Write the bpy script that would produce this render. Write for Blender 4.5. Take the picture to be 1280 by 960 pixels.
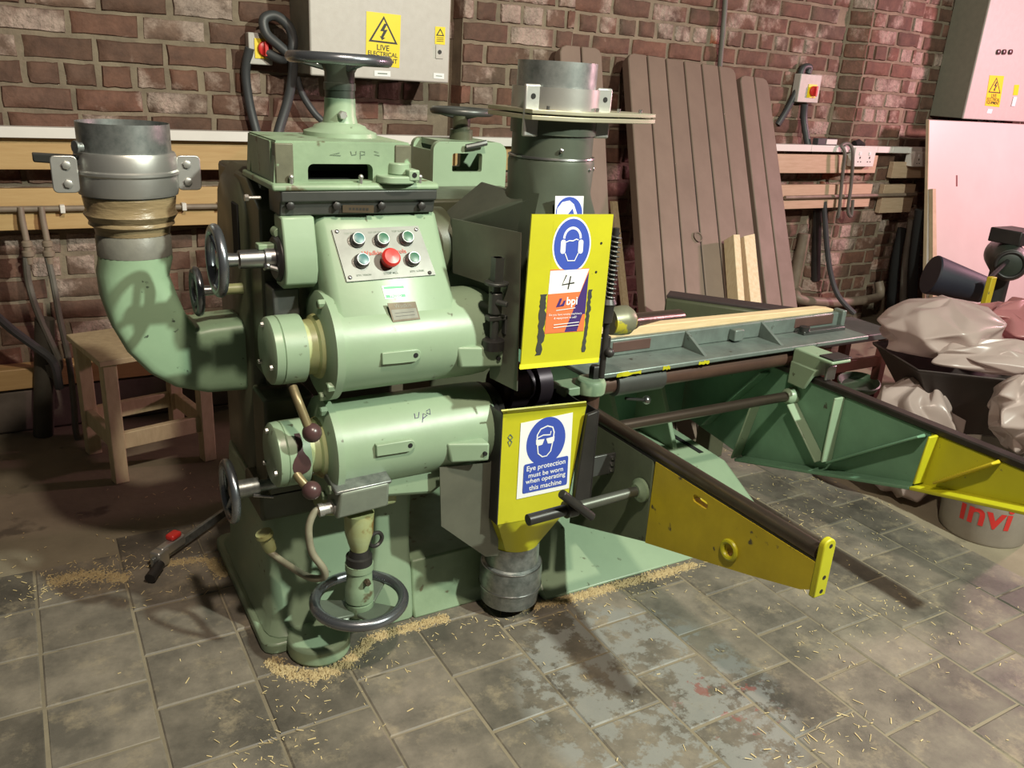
import bpy, math, random
from mathutils import Vector, Matrix, noise, geometry
random.seed(7)
S = bpy.context.scene
for o in list(bpy.data.objects): bpy.data.objects.remove(o)
COL = S.collection
# ------------------------------------------------------------------ camera
CAM_H, FPX = 1.4, 1041.21
YAW, PIT, ROL = math.radians(31.1686), math.radians(20.1035), math.radians(3.6137)
_f = Vector((math.sin(YAW)*math.cos(PIT), math.cos(YAW)*math.cos(PIT), -math.sin(PIT)))
_r0 = Vector((math.cos(YAW), -math.sin(YAW), 0)); _u0 = _r0.cross(_f)
_r = _r0*math.cos(ROL) + _u0*math.sin(ROL); _u = _u0*math.cos(ROL) - _r0*math.sin(ROL)
EYE = Vector((0, 0, CAM_H))
cd = bpy.data.cameras.new('camera'); cam = bpy.data.objects.new('camera', cd); COL.objects.link(cam)
cd.sensor_fit = 'HORIZONTAL'; cd.sensor_width = 36; cd.lens = FPX/1280*36; cd.clip_start = 0.02
cam.matrix_world = Matrix(((_r.x, _u.x, -_f.x, 0), (_r.y, _u.y, -_f.y, 0), (_r.z, _u.z, -_f.z, CAM_H), (0, 0, 0, 1)))
S.camera = cam
# ------------------------------------------------------------------ light
S.view_settings.view_transform = 'Standard'; S.view_settings.look = 'None'
S.view_settings.gamma = 1; S.view_settings.use_curve_mapping = False
S.view_settings.exposure = 0.0
w = bpy.data.worlds.new('hall_air'); S.world = w; w.use_nodes = True
w.node_tree.nodes['Background'].inputs[0].default_value = (0.88, 0.84, 0.76, 1)
w.node_tree.nodes['Background'].inputs[1].default_value = 0.045
def lamp(name, loc, aim, power, color, size, spread=180):
    d = bpy.data.lights.new(name, 'AREA'); d.shape = 'DISK'; d.size = size; d.energy = power; d.color = color
    d.spread = math.radians(spread)
    o = bpy.data.objects.new(name, d); COL.objects.link(o); o.location = loc
    o.rotation_euler = (Vector(aim)-Vector(loc)).to_track_quat('-Z', 'Y').to_euler()
    return o
lamp('key_floodlight', (2.4, -1.0, 3.1), (1.2, 2.2, 0.5), 200, (0.94, 1.0, 0.86), 0.14)
lamp('warm_ceiling_lamp', (0.57, 0.25, 3.0), (0.8, 2.2, 0.4), 66, (1.0, 0.84, 0.68), 0.14)
lamp('side_floodlight', (6.3, 1.6, 2.0), (3.8, 2.9, 0.8), 98, (1.0, 0.50, 0.58), 0.25)

# ------------------------------------------------------------------ pixel helpers (1280x960 photograph)
def ray(x, y): return (x-640)*_r - (y-480)*_u + FPX*_f
def PY(x, y, Y):
    d = ray(x, y); return EYE + d*(Y/d.y)
def PX(x, y, X):
    d = ray(x, y); return EYE + d*(X/d.x)
def PZ(x, y, Z=0.0):
    d = ray(x, y); return EYE + d*((Z-CAM_H)/d.z)
def PP(x, y, A, n):
    d = ray(x, y); A = Vector(A); n = Vector(n); return EYE + d*((A-EYE).dot(n)/d.dot(n))
def project(p):
    q = Vector(p)-EYE; z = q.dot(_f); return 640+FPX*q.dot(_r)/z, 480-FPX*q.dot(_u)/z

# ------------------------------------------------------------------ materials
MATS = {}
def nd(nt, t, **k):
    n = nt.nodes.new(t)
    for a, b in k.items(): setattr(n, a, b)
    return n
def mat(name, c1, c2=None, scale=8, rough=0.5, metal=0.0, bump=0.0, bscale=60, speck=None, speck_amt=0.0, speck_scale=25,
        rvar=0.12, stretch=(1, 1, 1), objrand=0.0, coat=0.0, trans=0.0, detail=6):
    if name in MATS: return MATS[name]
    m = bpy.data.materials.new(name); m.use_nodes = True; MATS[name] = m
    nt = m.node_tree; L = nt.links.new; b = nt.nodes['Principled BSDF']
    c2 = c2 or tuple(x*0.8 for x in c1)
    tc = nd(nt, 'ShaderNodeTexCoord'); mp = nd(nt, 'ShaderNodeMapping'); mp.inputs['Scale'].default_value = stretch
    L(tc.outputs['Object'], mp.inputs[0])
    n1 = nd(nt, 'ShaderNodeTexNoise'); n1.inputs['Scale'].default_value = scale; n1.inputs['Detail'].default_value = detail
    n1.inputs['Roughness'].default_value = 0.62
    L(mp.outputs[0], n1.inputs['Vector'])
    mr = nd(nt, 'ShaderNodeMapRange'); mr.inputs[1].default_value = 0.32; mr.inputs[2].default_value = 0.68
    L(n1.outputs['Fac'], mr.inputs[0])
    mix = nd(nt, 'ShaderNodeMix', data_type='RGBA'); mix.inputs[6].default_value = (*c1, 1); mix.inputs[7].default_value = (*c2, 1)
    L(mr.outputs[0], mix.inputs[0]); col = mix.outputs[2]
    if speck:
        n2 = nd(nt, 'ShaderNodeTexNoise'); n2.inputs['Scale'].default_value = speck_scale; n2.inputs['Detail'].default_value = 5
        L(mp.outputs[0], n2.inputs['Vector'])
        r2 = nd(nt, 'ShaderNodeMapRange'); lo = 0.72-0.28*speck_amt
        r2.inputs[1].default_value = lo; r2.inputs[2].default_value = lo+0.05; L(n2.outputs['Fac'], r2.inputs[0])
        mx2 = nd(nt, 'ShaderNodeMix', data_type='RGBA'); mx2.inputs[7].default_value = (*speck, 1)
        L(r2.outputs[0], mx2.inputs[0]); L(col, mx2.inputs[6]); col = mx2.outputs[2]
    if objrand:
        oi = nd(nt, 'ShaderNodeObjectInfo'); r3 = nd(nt, 'ShaderNodeMapRange'); r3.inputs[3].default_value = 1-objrand; r3.inputs[4].default_value = 1+objrand
        L(oi.outputs['Random'], r3.inputs[0]); hs = nd(nt, 'ShaderNodeHueSaturation'); L(r3.outputs[0], hs.inputs['Value']); L(col, hs.inputs['Color']); col = hs.outputs[0]
    L(col, b.inputs['Base Color'])
    rr = nd(nt, 'ShaderNodeMapRange'); rr.inputs[3].default_value = max(0.03, rough-rvar); rr.inputs[4].default_value = min(1, rough+rvar)
    L(n1.outputs['Fac'], rr.inputs[0]); L(rr.outputs[0], b.inputs['Roughness'])
    b.inputs['Metallic'].default_value = metal
    if coat: b.inputs['Coat Weight'].default_value = coat; b.inputs['Coat Roughness'].default_value = 0.25
    if trans: b.inputs['Transmission Weight'].default_value = trans
    if bump:
        n3 = nd(nt, 'ShaderNodeTexNoise'); n3.inputs['Scale'].default_value = bscale; n3.inputs['Detail'].default_value = 4
        L(mp.outputs[0], n3.inputs['Vector'])
        bp = nd(nt, 'ShaderNodeBump'); bp.inputs['Strength'].default_value = bump; bp.inputs['Distance'].default_value = 0.004
        L(n3.outputs['Fac'], bp.inputs['Height']); L(bp.outputs[0], b.inputs['Normal'])
    return m
def flat(name, c, rough=0.5, metal=0.0): return mat(name, c, tuple(x*0.93 for x in c), rough=rough, metal=metal, rvar=0.05)

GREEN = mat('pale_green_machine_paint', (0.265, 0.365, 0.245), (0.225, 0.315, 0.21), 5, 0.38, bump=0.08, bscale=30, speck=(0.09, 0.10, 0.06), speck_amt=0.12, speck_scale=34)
GREEN2 = mat('worn_green_machine_paint', (0.25, 0.35, 0.225), (0.18, 0.26, 0.165), 9, 0.45, bump=0.12, speck=(0.10, 0.09, 0.05), speck_amt=0.30, speck_scale=17)
CREAM = mat('oil_stained_green_paint', (0.38, 0.46, 0.26), (0.34, 0.33, 0.12), 7, 0.4, bump=0.08, speck=(0.20, 0.13, 0.04), speck_amt=0.35, speck_scale=14)
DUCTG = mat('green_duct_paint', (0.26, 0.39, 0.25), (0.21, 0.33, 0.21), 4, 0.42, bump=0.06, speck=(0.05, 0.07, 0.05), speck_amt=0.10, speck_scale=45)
MIDG = mat('mid_green_machine_paint', (0.15, 0.30, 0.19), (0.11, 0.22, 0.14), 6, 0.45, bump=0.1, speck=(0.06, 0.06, 0.04), speck_amt=0.04)
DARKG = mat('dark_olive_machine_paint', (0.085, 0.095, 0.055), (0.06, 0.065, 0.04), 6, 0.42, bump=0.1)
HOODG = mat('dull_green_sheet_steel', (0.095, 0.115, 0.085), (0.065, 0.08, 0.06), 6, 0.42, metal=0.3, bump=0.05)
PLATE = mat('olive_grey_guard_sheet', (0.15, 0.155, 0.12), (0.11, 0.115, 0.09), 8, 0.4, metal=0.35, bump=0.04)
YEL = mat('yellow_guard_paint', (0.50, 0.485, 0.018), (0.43, 0.415, 0.014), 6, 0.42, bump=0.06, speck=(0.10, 0.10, 0.06), speck_amt=0.10, speck_scale=30)
YEL2 = mat('ochre_yellow_machine_paint', (0.56, 0.45, 0.02), (0.42, 0.33, 0.015), 7, 0.45, bump=0.1, speck=(0.09, 0.08, 0.04), speck_amt=0.14)
BLACK = mat('black_steel', (0.022, 0.022, 0.022), (0.035, 0.032, 0.03), 10, 0.42, metal=0.2, bump=0.05)
VOID = flat('hole_and_hose_black', (0.008, 0.008, 0.008), 0.9)  # darkness of holes and cavities put into the colour; also black hoses
GREY = mat('grey_steel_plate', (0.10, 0.105, 0.10), (0.07, 0.075, 0.07), 9, 0.42, metal=0.5, bump=0.05)
STEEL = mat('polished_steel', (0.42, 0.42, 0.42), (0.30, 0.30, 0.30), 12, 0.30, metal=0.95, bump=0.03)
WHEELM = mat('blue_grey_handwheel_steel', (0.27, 0.29, 0.32), (0.19, 0.20, 0.22), 9, 0.28, metal=0.85, bump=0.03)
WORN = mat('rust_brown_worn_steel', (0.13, 0.075, 0.055), (0.09, 0.05, 0.04), 9, 0.38, metal=0.4, bump=0.08, speck=(0.3, 0.26, 0.04), speck_amt=0.1, speck_scale=20)
BARM = mat('dark_oiled_bar_steel', (0.12, 0.095, 0.075), (0.085, 0.065, 0.05), 10, 0.32, metal=0.75, stretch=(1, 1, 1), bump=0.03)
GALV = mat('galvanised_spangle_steel', (0.36, 0.38, 0.37), (0.17, 0.19, 0.185), 42, 0.40, metal=0.75, bump=0.03)
ALU = mat('cast_aluminium', (0.52, 0.52, 0.49), (0.42, 0.42, 0.40), 12, 0.40, metal=0.8, bump=0.05)
TAPE = mat('brown_parcel_tape', (0.30, 0.23, 0.13), (0.20, 0.15, 0.08), 14, 0.3, bump=0.5, bscale=35, stretch=(1, 1, 4))
TABLEM = mat('blue_green_table_casting', (0.20, 0.25, 0.225), (0.14, 0.17, 0.155), 14, 0.40, metal=0.35, bump=0.08, speck=(0.07, 0.07, 0.06), speck_amt=0.2)
PINE = mat('pale_pine_timber', (0.72, 0.58, 0.36), (0.62, 0.46, 0.25), 7, 0.6, stretch=(1.5, 14, 14), bump=0.05)
PINEZ = mat('pale_pine_upright_timber', (0.70, 0.60, 0.40), (0.58, 0.46, 0.27), 7, 0.6, stretch=(14, 14, 1.5), bump=0.05)
BOARD = mat('varnished_pine_board', (0.50, 0.34, 0.155), (0.43, 0.275, 0.115), 6, 0.5, stretch=(1.2, 10, 12), bump=0.05, speck=(0.20, 0.09, 0.03), speck_amt=0.06, speck_scale=9)
RAWB = mat('raw_pine_board', (0.52, 0.39, 0.27), (0.43, 0.31, 0.20), 6, 0.6, stretch=(1.2, 10, 12), bump=0.05)
OLIVE = mat('dull_olive_arm_paint', (0.13, 0.165, 0.105), (0.09, 0.115, 0.075), 7, 0.45, bump=0.1, speck=(0.04, 0.04, 0.03), speck_amt=0.2)
STOOLM = mat('bare_stool_timber', (0.62, 0.55, 0.35), (0.50, 0.43, 0.26), 8, 0.62, stretch=(6, 6, 2), bump=0.05)
WHITE = mat('white_trunking_plastic', (0.74, 0.72, 0.68), (0.68, 0.66, 0.62), 6, 0.45)
CAB = mat('grey_enamel_cabinet', (0.50, 0.48, 0.44), (0.46, 0.44, 0.40), 30, 0.5, bump=0.12, bscale=250)
CABS = mat('shaded_cabinet_side', (0.22, 0.22, 0.17), (0.19, 0.19, 0.15), 30, 0.5, bump=0.1, bscale=250)  # darker olive copy of the door enamel, side shade put into the colour
RUBBER = mat('grey_black_cable', (0.055, 0.058, 0.06), (0.04, 0.042, 0.045), 9, 0.5)
HOSE = mat('dusty_grey_hose', (0.15, 0.14, 0.12), (0.10, 0.095, 0.08), 9, 0.55)
PIPEM = mat('dusty_brown_pipe', (0.24, 0.19, 0.14), (0.16, 0.12, 0.09), 10, 0.55, bump=0.1)
PLANKM = mat('brown_composite_plank', (0.205, 0.15, 0.115), (0.175, 0.126, 0.096), 4, 0.62, bump=0.10, bscale=300, stretch=(2, 2, 1.2), objrand=0.05)
PANELW = mat('white_melamine_sheet', (0.62, 0.56, 0.53), (0.57, 0.51, 0.48), 4, 0.38)
CHIP = mat('raw_sheet_edge', (0.55, 0.45, 0.30), (0.45, 0.36, 0.23), 20, 0.7)
RED = flat('red_plastic', (0.62, 0.035, 0.03), 0.35)
REDL = flat('red_ink', (0.50, 0.10, 0.07), 0.6)
TEAL = flat('teal_button_plastic', (0.03, 0.14, 0.14), 0.35)
LEAFG = flat('green_button_plastic', (0.025, 0.12, 0.065), 0.35)
BROWNK = mat('maroon_bakelite', (0.085, 0.045, 0.045), (0.06, 0.03, 0.03), 9, 0.3)
SGNW = flat('sign_white', (0.80, 0.82, 0.82), 0.4)
SGNB = flat('sign_blue', (0.045, 0.085, 0.42), 0.4)
SGNY = flat('sign_yellow', (0.85, 0.66, 0.02), 0.4)
SGNK = flat('sign_black', (0.02, 0.018, 0.015), 0.5)
SGNO = flat('sign_orange', (0.72, 0.18, 0.065), 0.4)
SGNN = flat('sign_navy', (0.055, 0.03, 0.16), 0.4)
SGNG = flat('sign_green', (0.05, 0.36, 0.16), 0.4)
PEN = flat('pencil_grey', (0.12, 0.17, 0.12), 0.6)
BRASSM = mat('tarnished_brass_plate', (0.11, 0.085, 0.055), (0.08, 0.06, 0.04), 20, 0.42, metal=0.5)
PANELM = mat('brushed_aluminium_panel', (0.175, 0.178, 0.162), (0.14, 0.143, 0.13), 14, 0.42, metal=0.5)
REDWOOD = mat('red_brown_stained_wood', (0.17, 0.055, 0.045), (0.12, 0.04, 0.03), 8, 0.5)
DARKTOP = mat('dark_grey_bench_top', (0.10, 0.09, 0.09), (0.07, 0.065, 0.065), 8, 0.5)
BLUEBLK = mat('blue_black_plastic', (0.016, 0.018, 0.03), (0.022, 0.023, 0.035), 8, 0.55)
BUCKETM = mat('dusty_shaded_bucket_plastic', (0.36, 0.32, 0.275), (0.28, 0.245, 0.21), 8, 0.5)  # dusty plastic, darkened further for the shadow of the rail arm
CONC = mat('dusty_concrete_floor', (0.25, 0.215, 0.15), (0.17, 0.145, 0.10), 3.5, 0.9, bump=0.35, bscale=40, speck=(0.10, 0.085, 0.06), speck_amt=0.35, speck_scale=5)
PLINTH = mat('grimy_stone_plinth', (0.17, 0.145, 0.12), (0.10, 0.085, 0.07), 6, 0.9, bump=0.4, bscale=30)
MORTAR = mat('sandy_lime_mortar', (0.255, 0.205, 0.145), (0.15, 0.118, 0.085), 9, 0.95, bump=0.6, bscale=90)
STRAW = mat('pale_wood_shavings', (0.74, 0.62, 0.34), (0.60, 0.46, 0.22), 40, 0.8)
DUST = mat('heaped_sawdust', (0.46, 0.37, 0.20), (0.33, 0.25, 0.13), 60, 0.95)

def brick_material():
    m = bpy.data.materials.new('weathered_brick'); m.use_nodes = True
    nt = m.node_tree; L = nt.links.new; b = nt.nodes['Principled BSDF']
    oi = nd(nt, 'ShaderNodeObjectInfo'); ge = nd(nt, 'ShaderNodeNewGeometry')
    cr = nd(nt, 'ShaderNodeValToRGB'); e = cr.color_ramp.elements; cr.color_ramp.interpolation = 'LINEAR'
    cols = [(0, (0.100, 0.052, 0.034)), (0.25, (0.125, 0.066, 0.045)), (0.5, (0.155, 0.072, 0.047)), (0.72, (0.110, 0.068, 0.047)), (0.86, (0.165, 0.10, 0.07)), (0.95, (0.20, 0.13, 0.10)), (1.0, (0.28, 0.075, 0.028))]
    e[0].position, e[0].color = 0, (*cols[0][1], 1); e[1].position, e[1].color = 1, (*cols[-1][1], 1)
    for p, c in cols[1:-1]:
        x = e.new(p); x.color = (*c, 1)
    at = nd(nt, 'ShaderNodeAttribute'); at.attribute_name = 'tint'; at.attribute_type = 'GEOMETRY'
    ad = nd(nt, 'ShaderNodeMath', operation='ADD'); L(oi.outputs['Random'], ad.inputs[0]); L(at.outputs['Fac'], ad.inputs[1])
    fr = nd(nt, 'ShaderNodeMath', operation='FRACT'); L(ad.outputs[0], fr.inputs[0]); L(fr.outputs[0], cr.inputs[0])
    n1 = nd(nt, 'ShaderNodeTexNoise'); n1.inputs['Scale'].default_value = 16; n1.inputs['Detail'].default_value = 7; n1.inputs['Roughness'].default_value = 0.7
    L(ge.outputs['Position'], n1.inputs['Vector'])
    # spalled, limewashed faces: patches of pale
    n2 = nd(nt, 'ShaderNodeTexNoise'); n2.inputs['Scale'].default_value = 4.2; n2.inputs['Detail'].default_value = 3
    L(ge.outputs['Position'], n2.inputs['Vector'])
    a2 = nd(nt, 'ShaderNodeMath', operation='MULTIPLY_ADD'); L(fr.outputs[0], a2.inputs[0]); a2.inputs[1].default_value = 0.30; L(n2.outputs['Fac'], a2.inputs[2])
    a3 = nd(nt, 'ShaderNodeMath', operation='MULTIPLY_ADD'); L(n1.outputs['Fac'], a3.inputs[0]); a3.inputs[1].default_value = 0.35; L(a2.outputs[0], a3.inputs[2])
    mr = nd(nt, 'ShaderNodeMapRange'); mr.inputs[1].default_value = 0.86; mr.inputs[2].default_value = 0.98; L(a3.outputs[0], mr.inputs[0])
    sm = nd(nt, 'ShaderNodeMath', operation='MULTIPLY'); L(mr.outputs[0], sm.inputs[0]); sm.inputs[1].default_value = 0.72
    pale = nd(nt, 'ShaderNodeMix', data_type='RGBA'); pale.inputs[7].default_value = (0.42, 0.33, 0.28, 1); L(sm.outputs[0], pale.inputs[0]); L(cr.outputs[0], pale.inputs[6])
    mr2 = nd(nt, 'ShaderNodeMapRange'); mr2.inputs[1].default_value = 0.3; mr2.inputs[2].default_value = 0.7; mr2.inputs[3].default_value = 0.62; mr2.inputs[4].default_value = 1.28; L(n1.outputs['Fac'], mr2.inputs[0])
    hs = nd(nt, 'ShaderNodeHueSaturation'); L(mr2.outputs[0], hs.inputs['Value']); L(pale.outputs[2], hs.inputs['Color'])
    L(hs.outputs[0], b.inputs['Base Color']); b.inputs['Roughness'].default_value = 0.8
    n3 = nd(nt, 'ShaderNodeTexNoise'); n3.inputs['Scale'].default_value = 45; n3.inputs['Detail'].default_value = 6; L(ge.outputs['Position'], n3.inputs['Vector'])
    mm = nd(nt, 'ShaderNodeMath', operation='MULTIPLY_ADD'); L(sm.outputs[0], mm.inputs[0]); mm.inputs[1].default_value = 1.4; mm.inputs[2].default_value = 0.35
    bp = nd(nt, 'ShaderNodeBump'); bp.inputs['Distance'].default_value = 0.012; L(mm.outputs[0], bp.inputs['Strength']); L(n3.outputs['Fac'], bp.inputs['Height']); L(bp.outputs[0], b.inputs['Normal'])
    return m
BRICK = brick_material()

def tile_material():
    m = bpy.data.materials.new('worn_quarry_tile'); m.use_nodes = True
    nt = m.node_tree; L = nt.links.new; b = nt.nodes['Principled BSDF']
    oi = nd(nt, 'ShaderNodeObjectInfo'); ge = nd(nt, 'ShaderNodeNewGeometry')
    def nz(sc, det=6, ro=0.6):
        n = nd(nt, 'ShaderNodeTexNoise'); n.inputs['Scale'].default_value = sc; n.inputs['Detail'].default_value = det; n.inputs['Roughness'].default_value = ro
        L(ge.outputs['Position'], n.inputs['Vector']); return n.outputs['Fac']
    def rng(src, a, c, lo=0.0, hi=1.0):
        r = nd(nt, 'ShaderNodeMapRange'); r.inputs[1].default_value = a; r.inputs[2].default_value = c; r.inputs[3].default_value = lo; r.inputs[4].default_value = hi
        L(src, r.inputs[0]); return r.outputs[0]
    def mixc(fac, a, c):
        x = nd(nt, 'ShaderNodeMix', data_type='RGBA'); L(fac, x.inputs[0])
        if isinstance(a, tuple): x.inputs[6].default_value = (*a, 1)
        else: L(a, x.inputs[6])
        x.inputs[7].default_value = (*c, 1); return x.outputs[2]
    big = nz(5, 8, 0.68); fine = nz(30, 6, 0.7)
    c = mixc(rng(big, 0.36, 0.66), (0.086, 0.079, 0.066), (0.205, 0.18, 0.142))
    hs = nd(nt, 'ShaderNodeHueSaturation'); L(rng(oi.outputs['Random'], 0, 1, 0.72, 1.28), hs.inputs['Value']); L(c, hs.inputs['Color']); c = hs.outputs[0]
    # trodden-in sawdust film
    c = mixc(rng(nz(9, 9, 0.75), 0.53, 0.70, 0, 0.75), c, (0.32, 0.27, 0.185))
    # old grey paint splashes in one patch of the floor
    sp = nd(nt, 'ShaderNodeSeparateXYZ'); L(ge.outputs['Position'], sp.inputs[0])
    def blob(cx, cy, rx, ry):
        a = nd(nt, 'ShaderNodeMath', operation='MULTIPLY_ADD'); L(sp.outputs[0], a.inputs[0]); a.inputs[1].default_value = 1/rx; a.inputs[2].default_value = -cx/rx
        d = nd(nt, 'ShaderNodeMath', operation='MULTIPLY_ADD'); L(sp.outputs[1], d.inputs[0]); d.inputs[1].default_value = 1/ry; d.inputs[2].default_value = -cy/ry
        p = nd(nt, 'ShaderNodeMath', operation='MULTIPLY'); L(a.outputs[0], p.inputs[0]); L(a.outputs[0], p.inputs[1])
        q = nd(nt, 'ShaderNodeMath', operation='MULTIPLY_ADD'); L(d.outputs[0], q.inputs[0]); L(d.outputs[0], q.inputs[1]); L(p.outputs[0], q.inputs[2])
        return rng(q.outputs[0], 0.0, 1.0, 1.0, 0.0)
    def mul(a, d):
        x = nd(nt, 'ShaderNodeMath', operation='MULTIPLY'); L(a, x.inputs[0]); L(d, x.inputs[1]); return x.outputs[0]
    bl = rng(blob(1.20, 1.22, 0.34, 0.40), 0.0, 0.25)
    c = mixc(mul(bl, rng(nz(11, 9, 0.72), 0.47, 0.52, 0, 0.85)), c, (0.235, 0.24, 0.225))
    c = mixc(mul(rng(blob(1.36, 1.12, 0.16, 0.13), 0, 0.3), rng(nz(13, 7, 0.7), 0.565, 0.60, 0, 0.8)), c, (0.22, 0.085, 0.07))
    c = mixc(rng(fine, 0.64, 0.74, 0, 0.5), c, (0.05, 0.045, 0.04))
    L(c, b.inputs['Base Color']); L(rng(big, 0.3, 0.7, 0.42, 0.75), b.inputs['Roughness'])
    bp = nd(nt, 'ShaderNodeBump'); bp.inputs['Strength'].default_value = 0.25; bp.inputs['Distance'].default_value = 0.004; L(fine, bp.inputs['Height']); L(bp.outputs[0], b.inputs['Normal'])
    return m
TILE = tile_material()

def bag_material(name, c):
    m = bpy.data.materials.new(name); m.use_nodes = True; nt = m.node_tree; L = nt.links.new
    b = nt.nodes['Principled BSDF']; b.inputs['Base Color'].default_value = (*c, 1); b.inputs['Roughness'].default_value = 0.28
    tr = nd(nt, 'ShaderNodeBsdfTranslucent'); tr.inputs[0].default_value = (*c, 1)
    tp = nd(nt, 'ShaderNodeBsdfTransparent'); mx = nd(nt, 'ShaderNodeMixShader'); mx.inputs[0].default_value = 0.35
    mx2 = nd(nt, 'ShaderNodeMixShader'); mx2.inputs[0].default_value = 0.12
    L(b.outputs[0], mx.inputs[1]); L(tr.outputs[0], mx.inputs[2]); L(mx.outputs[0], mx2.inputs[1]); L(tp.outputs[0], mx2.inputs[2])
    L(mx2.outputs[0], nt.nodes['Material Output'].inputs[0]); return m
BAGM = bag_material('cloudy_polythene', (0.52, 0.42, 0.385)); BAGP = bag_material('pink_polythene', (0.50, 0.22, 0.22))

# ------------------------------------------------------------------ mesh helpers
WLOC = {}
class MB:
    def __init__(s): s.v = []; s.f = []; s.mi = []; s.cur = 0; s.M = None
    def add(s, vs, fs):
        k = len(s.v)
        for p in vs:
            p = Vector(p); s.v.append(s.M @ p if s.M else p)
        for q in fs: s.f.append([k+i for i in q]); s.mi.append(s.cur)
        return s
    def box(s, x0, x1, y0, y1, z0, z1):
        return s.add([(x0, y0, z0), (x1, y0, z0), (x1, y1, z0), (x0, y1, z0), (x0, y0, z1), (x1, y0, z1), (x1, y1, z1), (x0, y1, z1)],
                     [(0, 3, 2, 1), (4, 5, 6, 7), (0, 1, 5, 4), (1, 2, 6, 5), (2, 3, 7, 6), (3, 0, 4, 7)])
    def hexa(s, b, t):   # two matching loops of 3D points
        n = len(b); return s.add(list(b)+list(t), [tuple(range(n))[::-1], tuple(range(n, 2*n))]+[(i, (i+1) % n, n+(i+1) % n, n+i) for i in range(n)])
    def prism(s, pts, ax, a, b, holes=()):
        def mp(p, t): return {'X': (t, p[0], p[1]), 'Y': (p[0], t, p[1]), 'Z': (p[0], p[1], t)}[ax]
        if not holes: return s.hexa([mp(p, a) for p in pts], [mp(p, b) for p in pts])
        loops = [list(pts)]+[list(h) for h in holes]; allp = [p for l in loops for p in l]
        tris = geometry.tessellate_polygon([[Vector((p[0], p[1], 0)) for p in l] for l in loops]); n = len(allp)
        fs = [tuple(t) for t in tris]+[tuple(n+i for i in t)[::-1] for t in tris]; k = 0
        for l in loops:
            m = len(l)
            for i in range(m): fs.append((k+i, k+(i+1) % m, n+k+(i+1) % m, n+k+i))
            k += m
        return s.add([mp(p, a) for p in allp]+[mp(p, b) for p in allp], fs)
    def slab(s, pts, th):   # planar 3D polygon with thickness along its normal (behind)
        pts = [Vector(p) for p in pts]; n = geometry.normal(pts[:4] if len(pts) > 3 else pts)
        return s.hexa(pts, [p+n*th for p in pts])
    def lathe(s, p, ax, prof, n=28, caps=True):
        p = Vector(p); ax = Vector(ax).normalized(); a = ax.orthogonal().normalized(); b = ax.cross(a); k = len(prof); vs = []
        for t, r in prof:
            for i in range(n):
                q = 2*math.pi*i/n; vs.append(p+ax*t+(a*math.cos(q)+b*math.sin(q))*r)
        fs = [(j*n+i, j*n+(i+1) % n, (j+1)*n+(i+1) % n, (j+1)*n+i) for j in range(k-1) for i in range(n)]
        if caps: fs += [tuple(range(n))[::-1], tuple((k-1)*n+i for i in range(n))]
        return s.add(vs, fs)
    def cyl(s, p, q, r, r2=None, n=20):
        p = Vector(p); q = Vector(q); return s.lathe(p, q-p, [(0, r), ((q-p).length, r if r2 is None else r2)], n)
    def shell(s, p, ax, L, r, th, n=32):   # open pipe
        return s.lathe(p, ax, [(0, r-th), (0, r), (L, r), (L, r-th), (0, r-th)], n, caps=False)
    def tube(s, pts, r, n=10, closed=False, sm=0, rad=None):
        pts = [Vector(p) for p in pts]
        if sm:
            o = []; N = len(pts); rng = range(N if closed else N-1)
            for i in rng:
                g = (lambda j: pts[j % N]) if closed else (lambda j: pts[min(max(j, 0), N-1)])
                a, b, c, d = g(i-1), g(i), g(i+1), g(i+2)
                for k in range(sm):
                    t = k/sm; o.append(0.5*((2*b)+(c-a)*t+(2*a-5*b+4*c-d)*t*t+(3*b-a-3*c+d)*t**3))
            if not closed: o.append(pts[-1])
            pts = o
        N = len(pts); vs = []; up = None
        for i, p in enumerate(pts):
            d = (pts[(i+1) % N]-pts[i-1]) if closed or 0 < i < N-1 else (pts[1]-pts[0] if i == 0 else pts[-1]-pts[-2])
            d = d.normalized(); up = d.orthogonal().normalized() if up is None else (up-d*up.dot(d)).normalized(); b = d.cross(up)
            rr = r if rad is None else rad(i/(N-1))
            for k in range(n):
                q = 2*math.pi*k/n; vs.append(p+(up*math.cos(q)+b*math.sin(q))*rr)
        M = N if closed else N-1
        fs = [(j*n+i, j*n+(i+1) % n, ((j+1) % N)*n+(i+1) % n, ((j+1) % N)*n+i) for j in range(M) for i in range(n)]
        if not closed: fs += [tuple(range(n))[::-1], tuple((N-1)*n+i for i in range(n))]
        return s.add(vs, fs)
    def torus(s, c, ax, R, r, n=40, m=12):
        c = Vector(c); ax = Vector(ax).normalized(); a = ax.orthogonal().normalized(); b = ax.cross(a)
        return s.tube([c+(a*math.cos(2*math.pi*i/n)+b*math.sin(2*math.pi*i/n))*R for i in range(n)], r, m, True)
    def sphere(s, c, r, n=18, k=10):
        return s.lathe(c, (0, 0, 1), [(-r*math.cos(math.pi*j/k), max(r*math.sin(math.pi*j/k), 1e-5)) for j in range(k+1)], n)
    def loft(s, rings, caps=True):
        n = len(rings[0]); vs = [p for r in rings for p in r]
        fs = [(j*n+i, j*n+(i+1) % n, (j+1)*n+(i+1) % n, (j+1)*n+i) for j in range(len(rings)-1) for i in range(n)]
        if caps: fs += [tuple(range(n))[::-1], tuple((len(rings)-1)*n+i for i in range(n))]
        return s.add(vs, fs)
    def bolt(s, p, ax, r=0.008, h=0.006):
        p = Vector(p); return s.lathe(p, ax, [(0, r), (h, r), (h*1.15, r*0.8)], 6)
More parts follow.
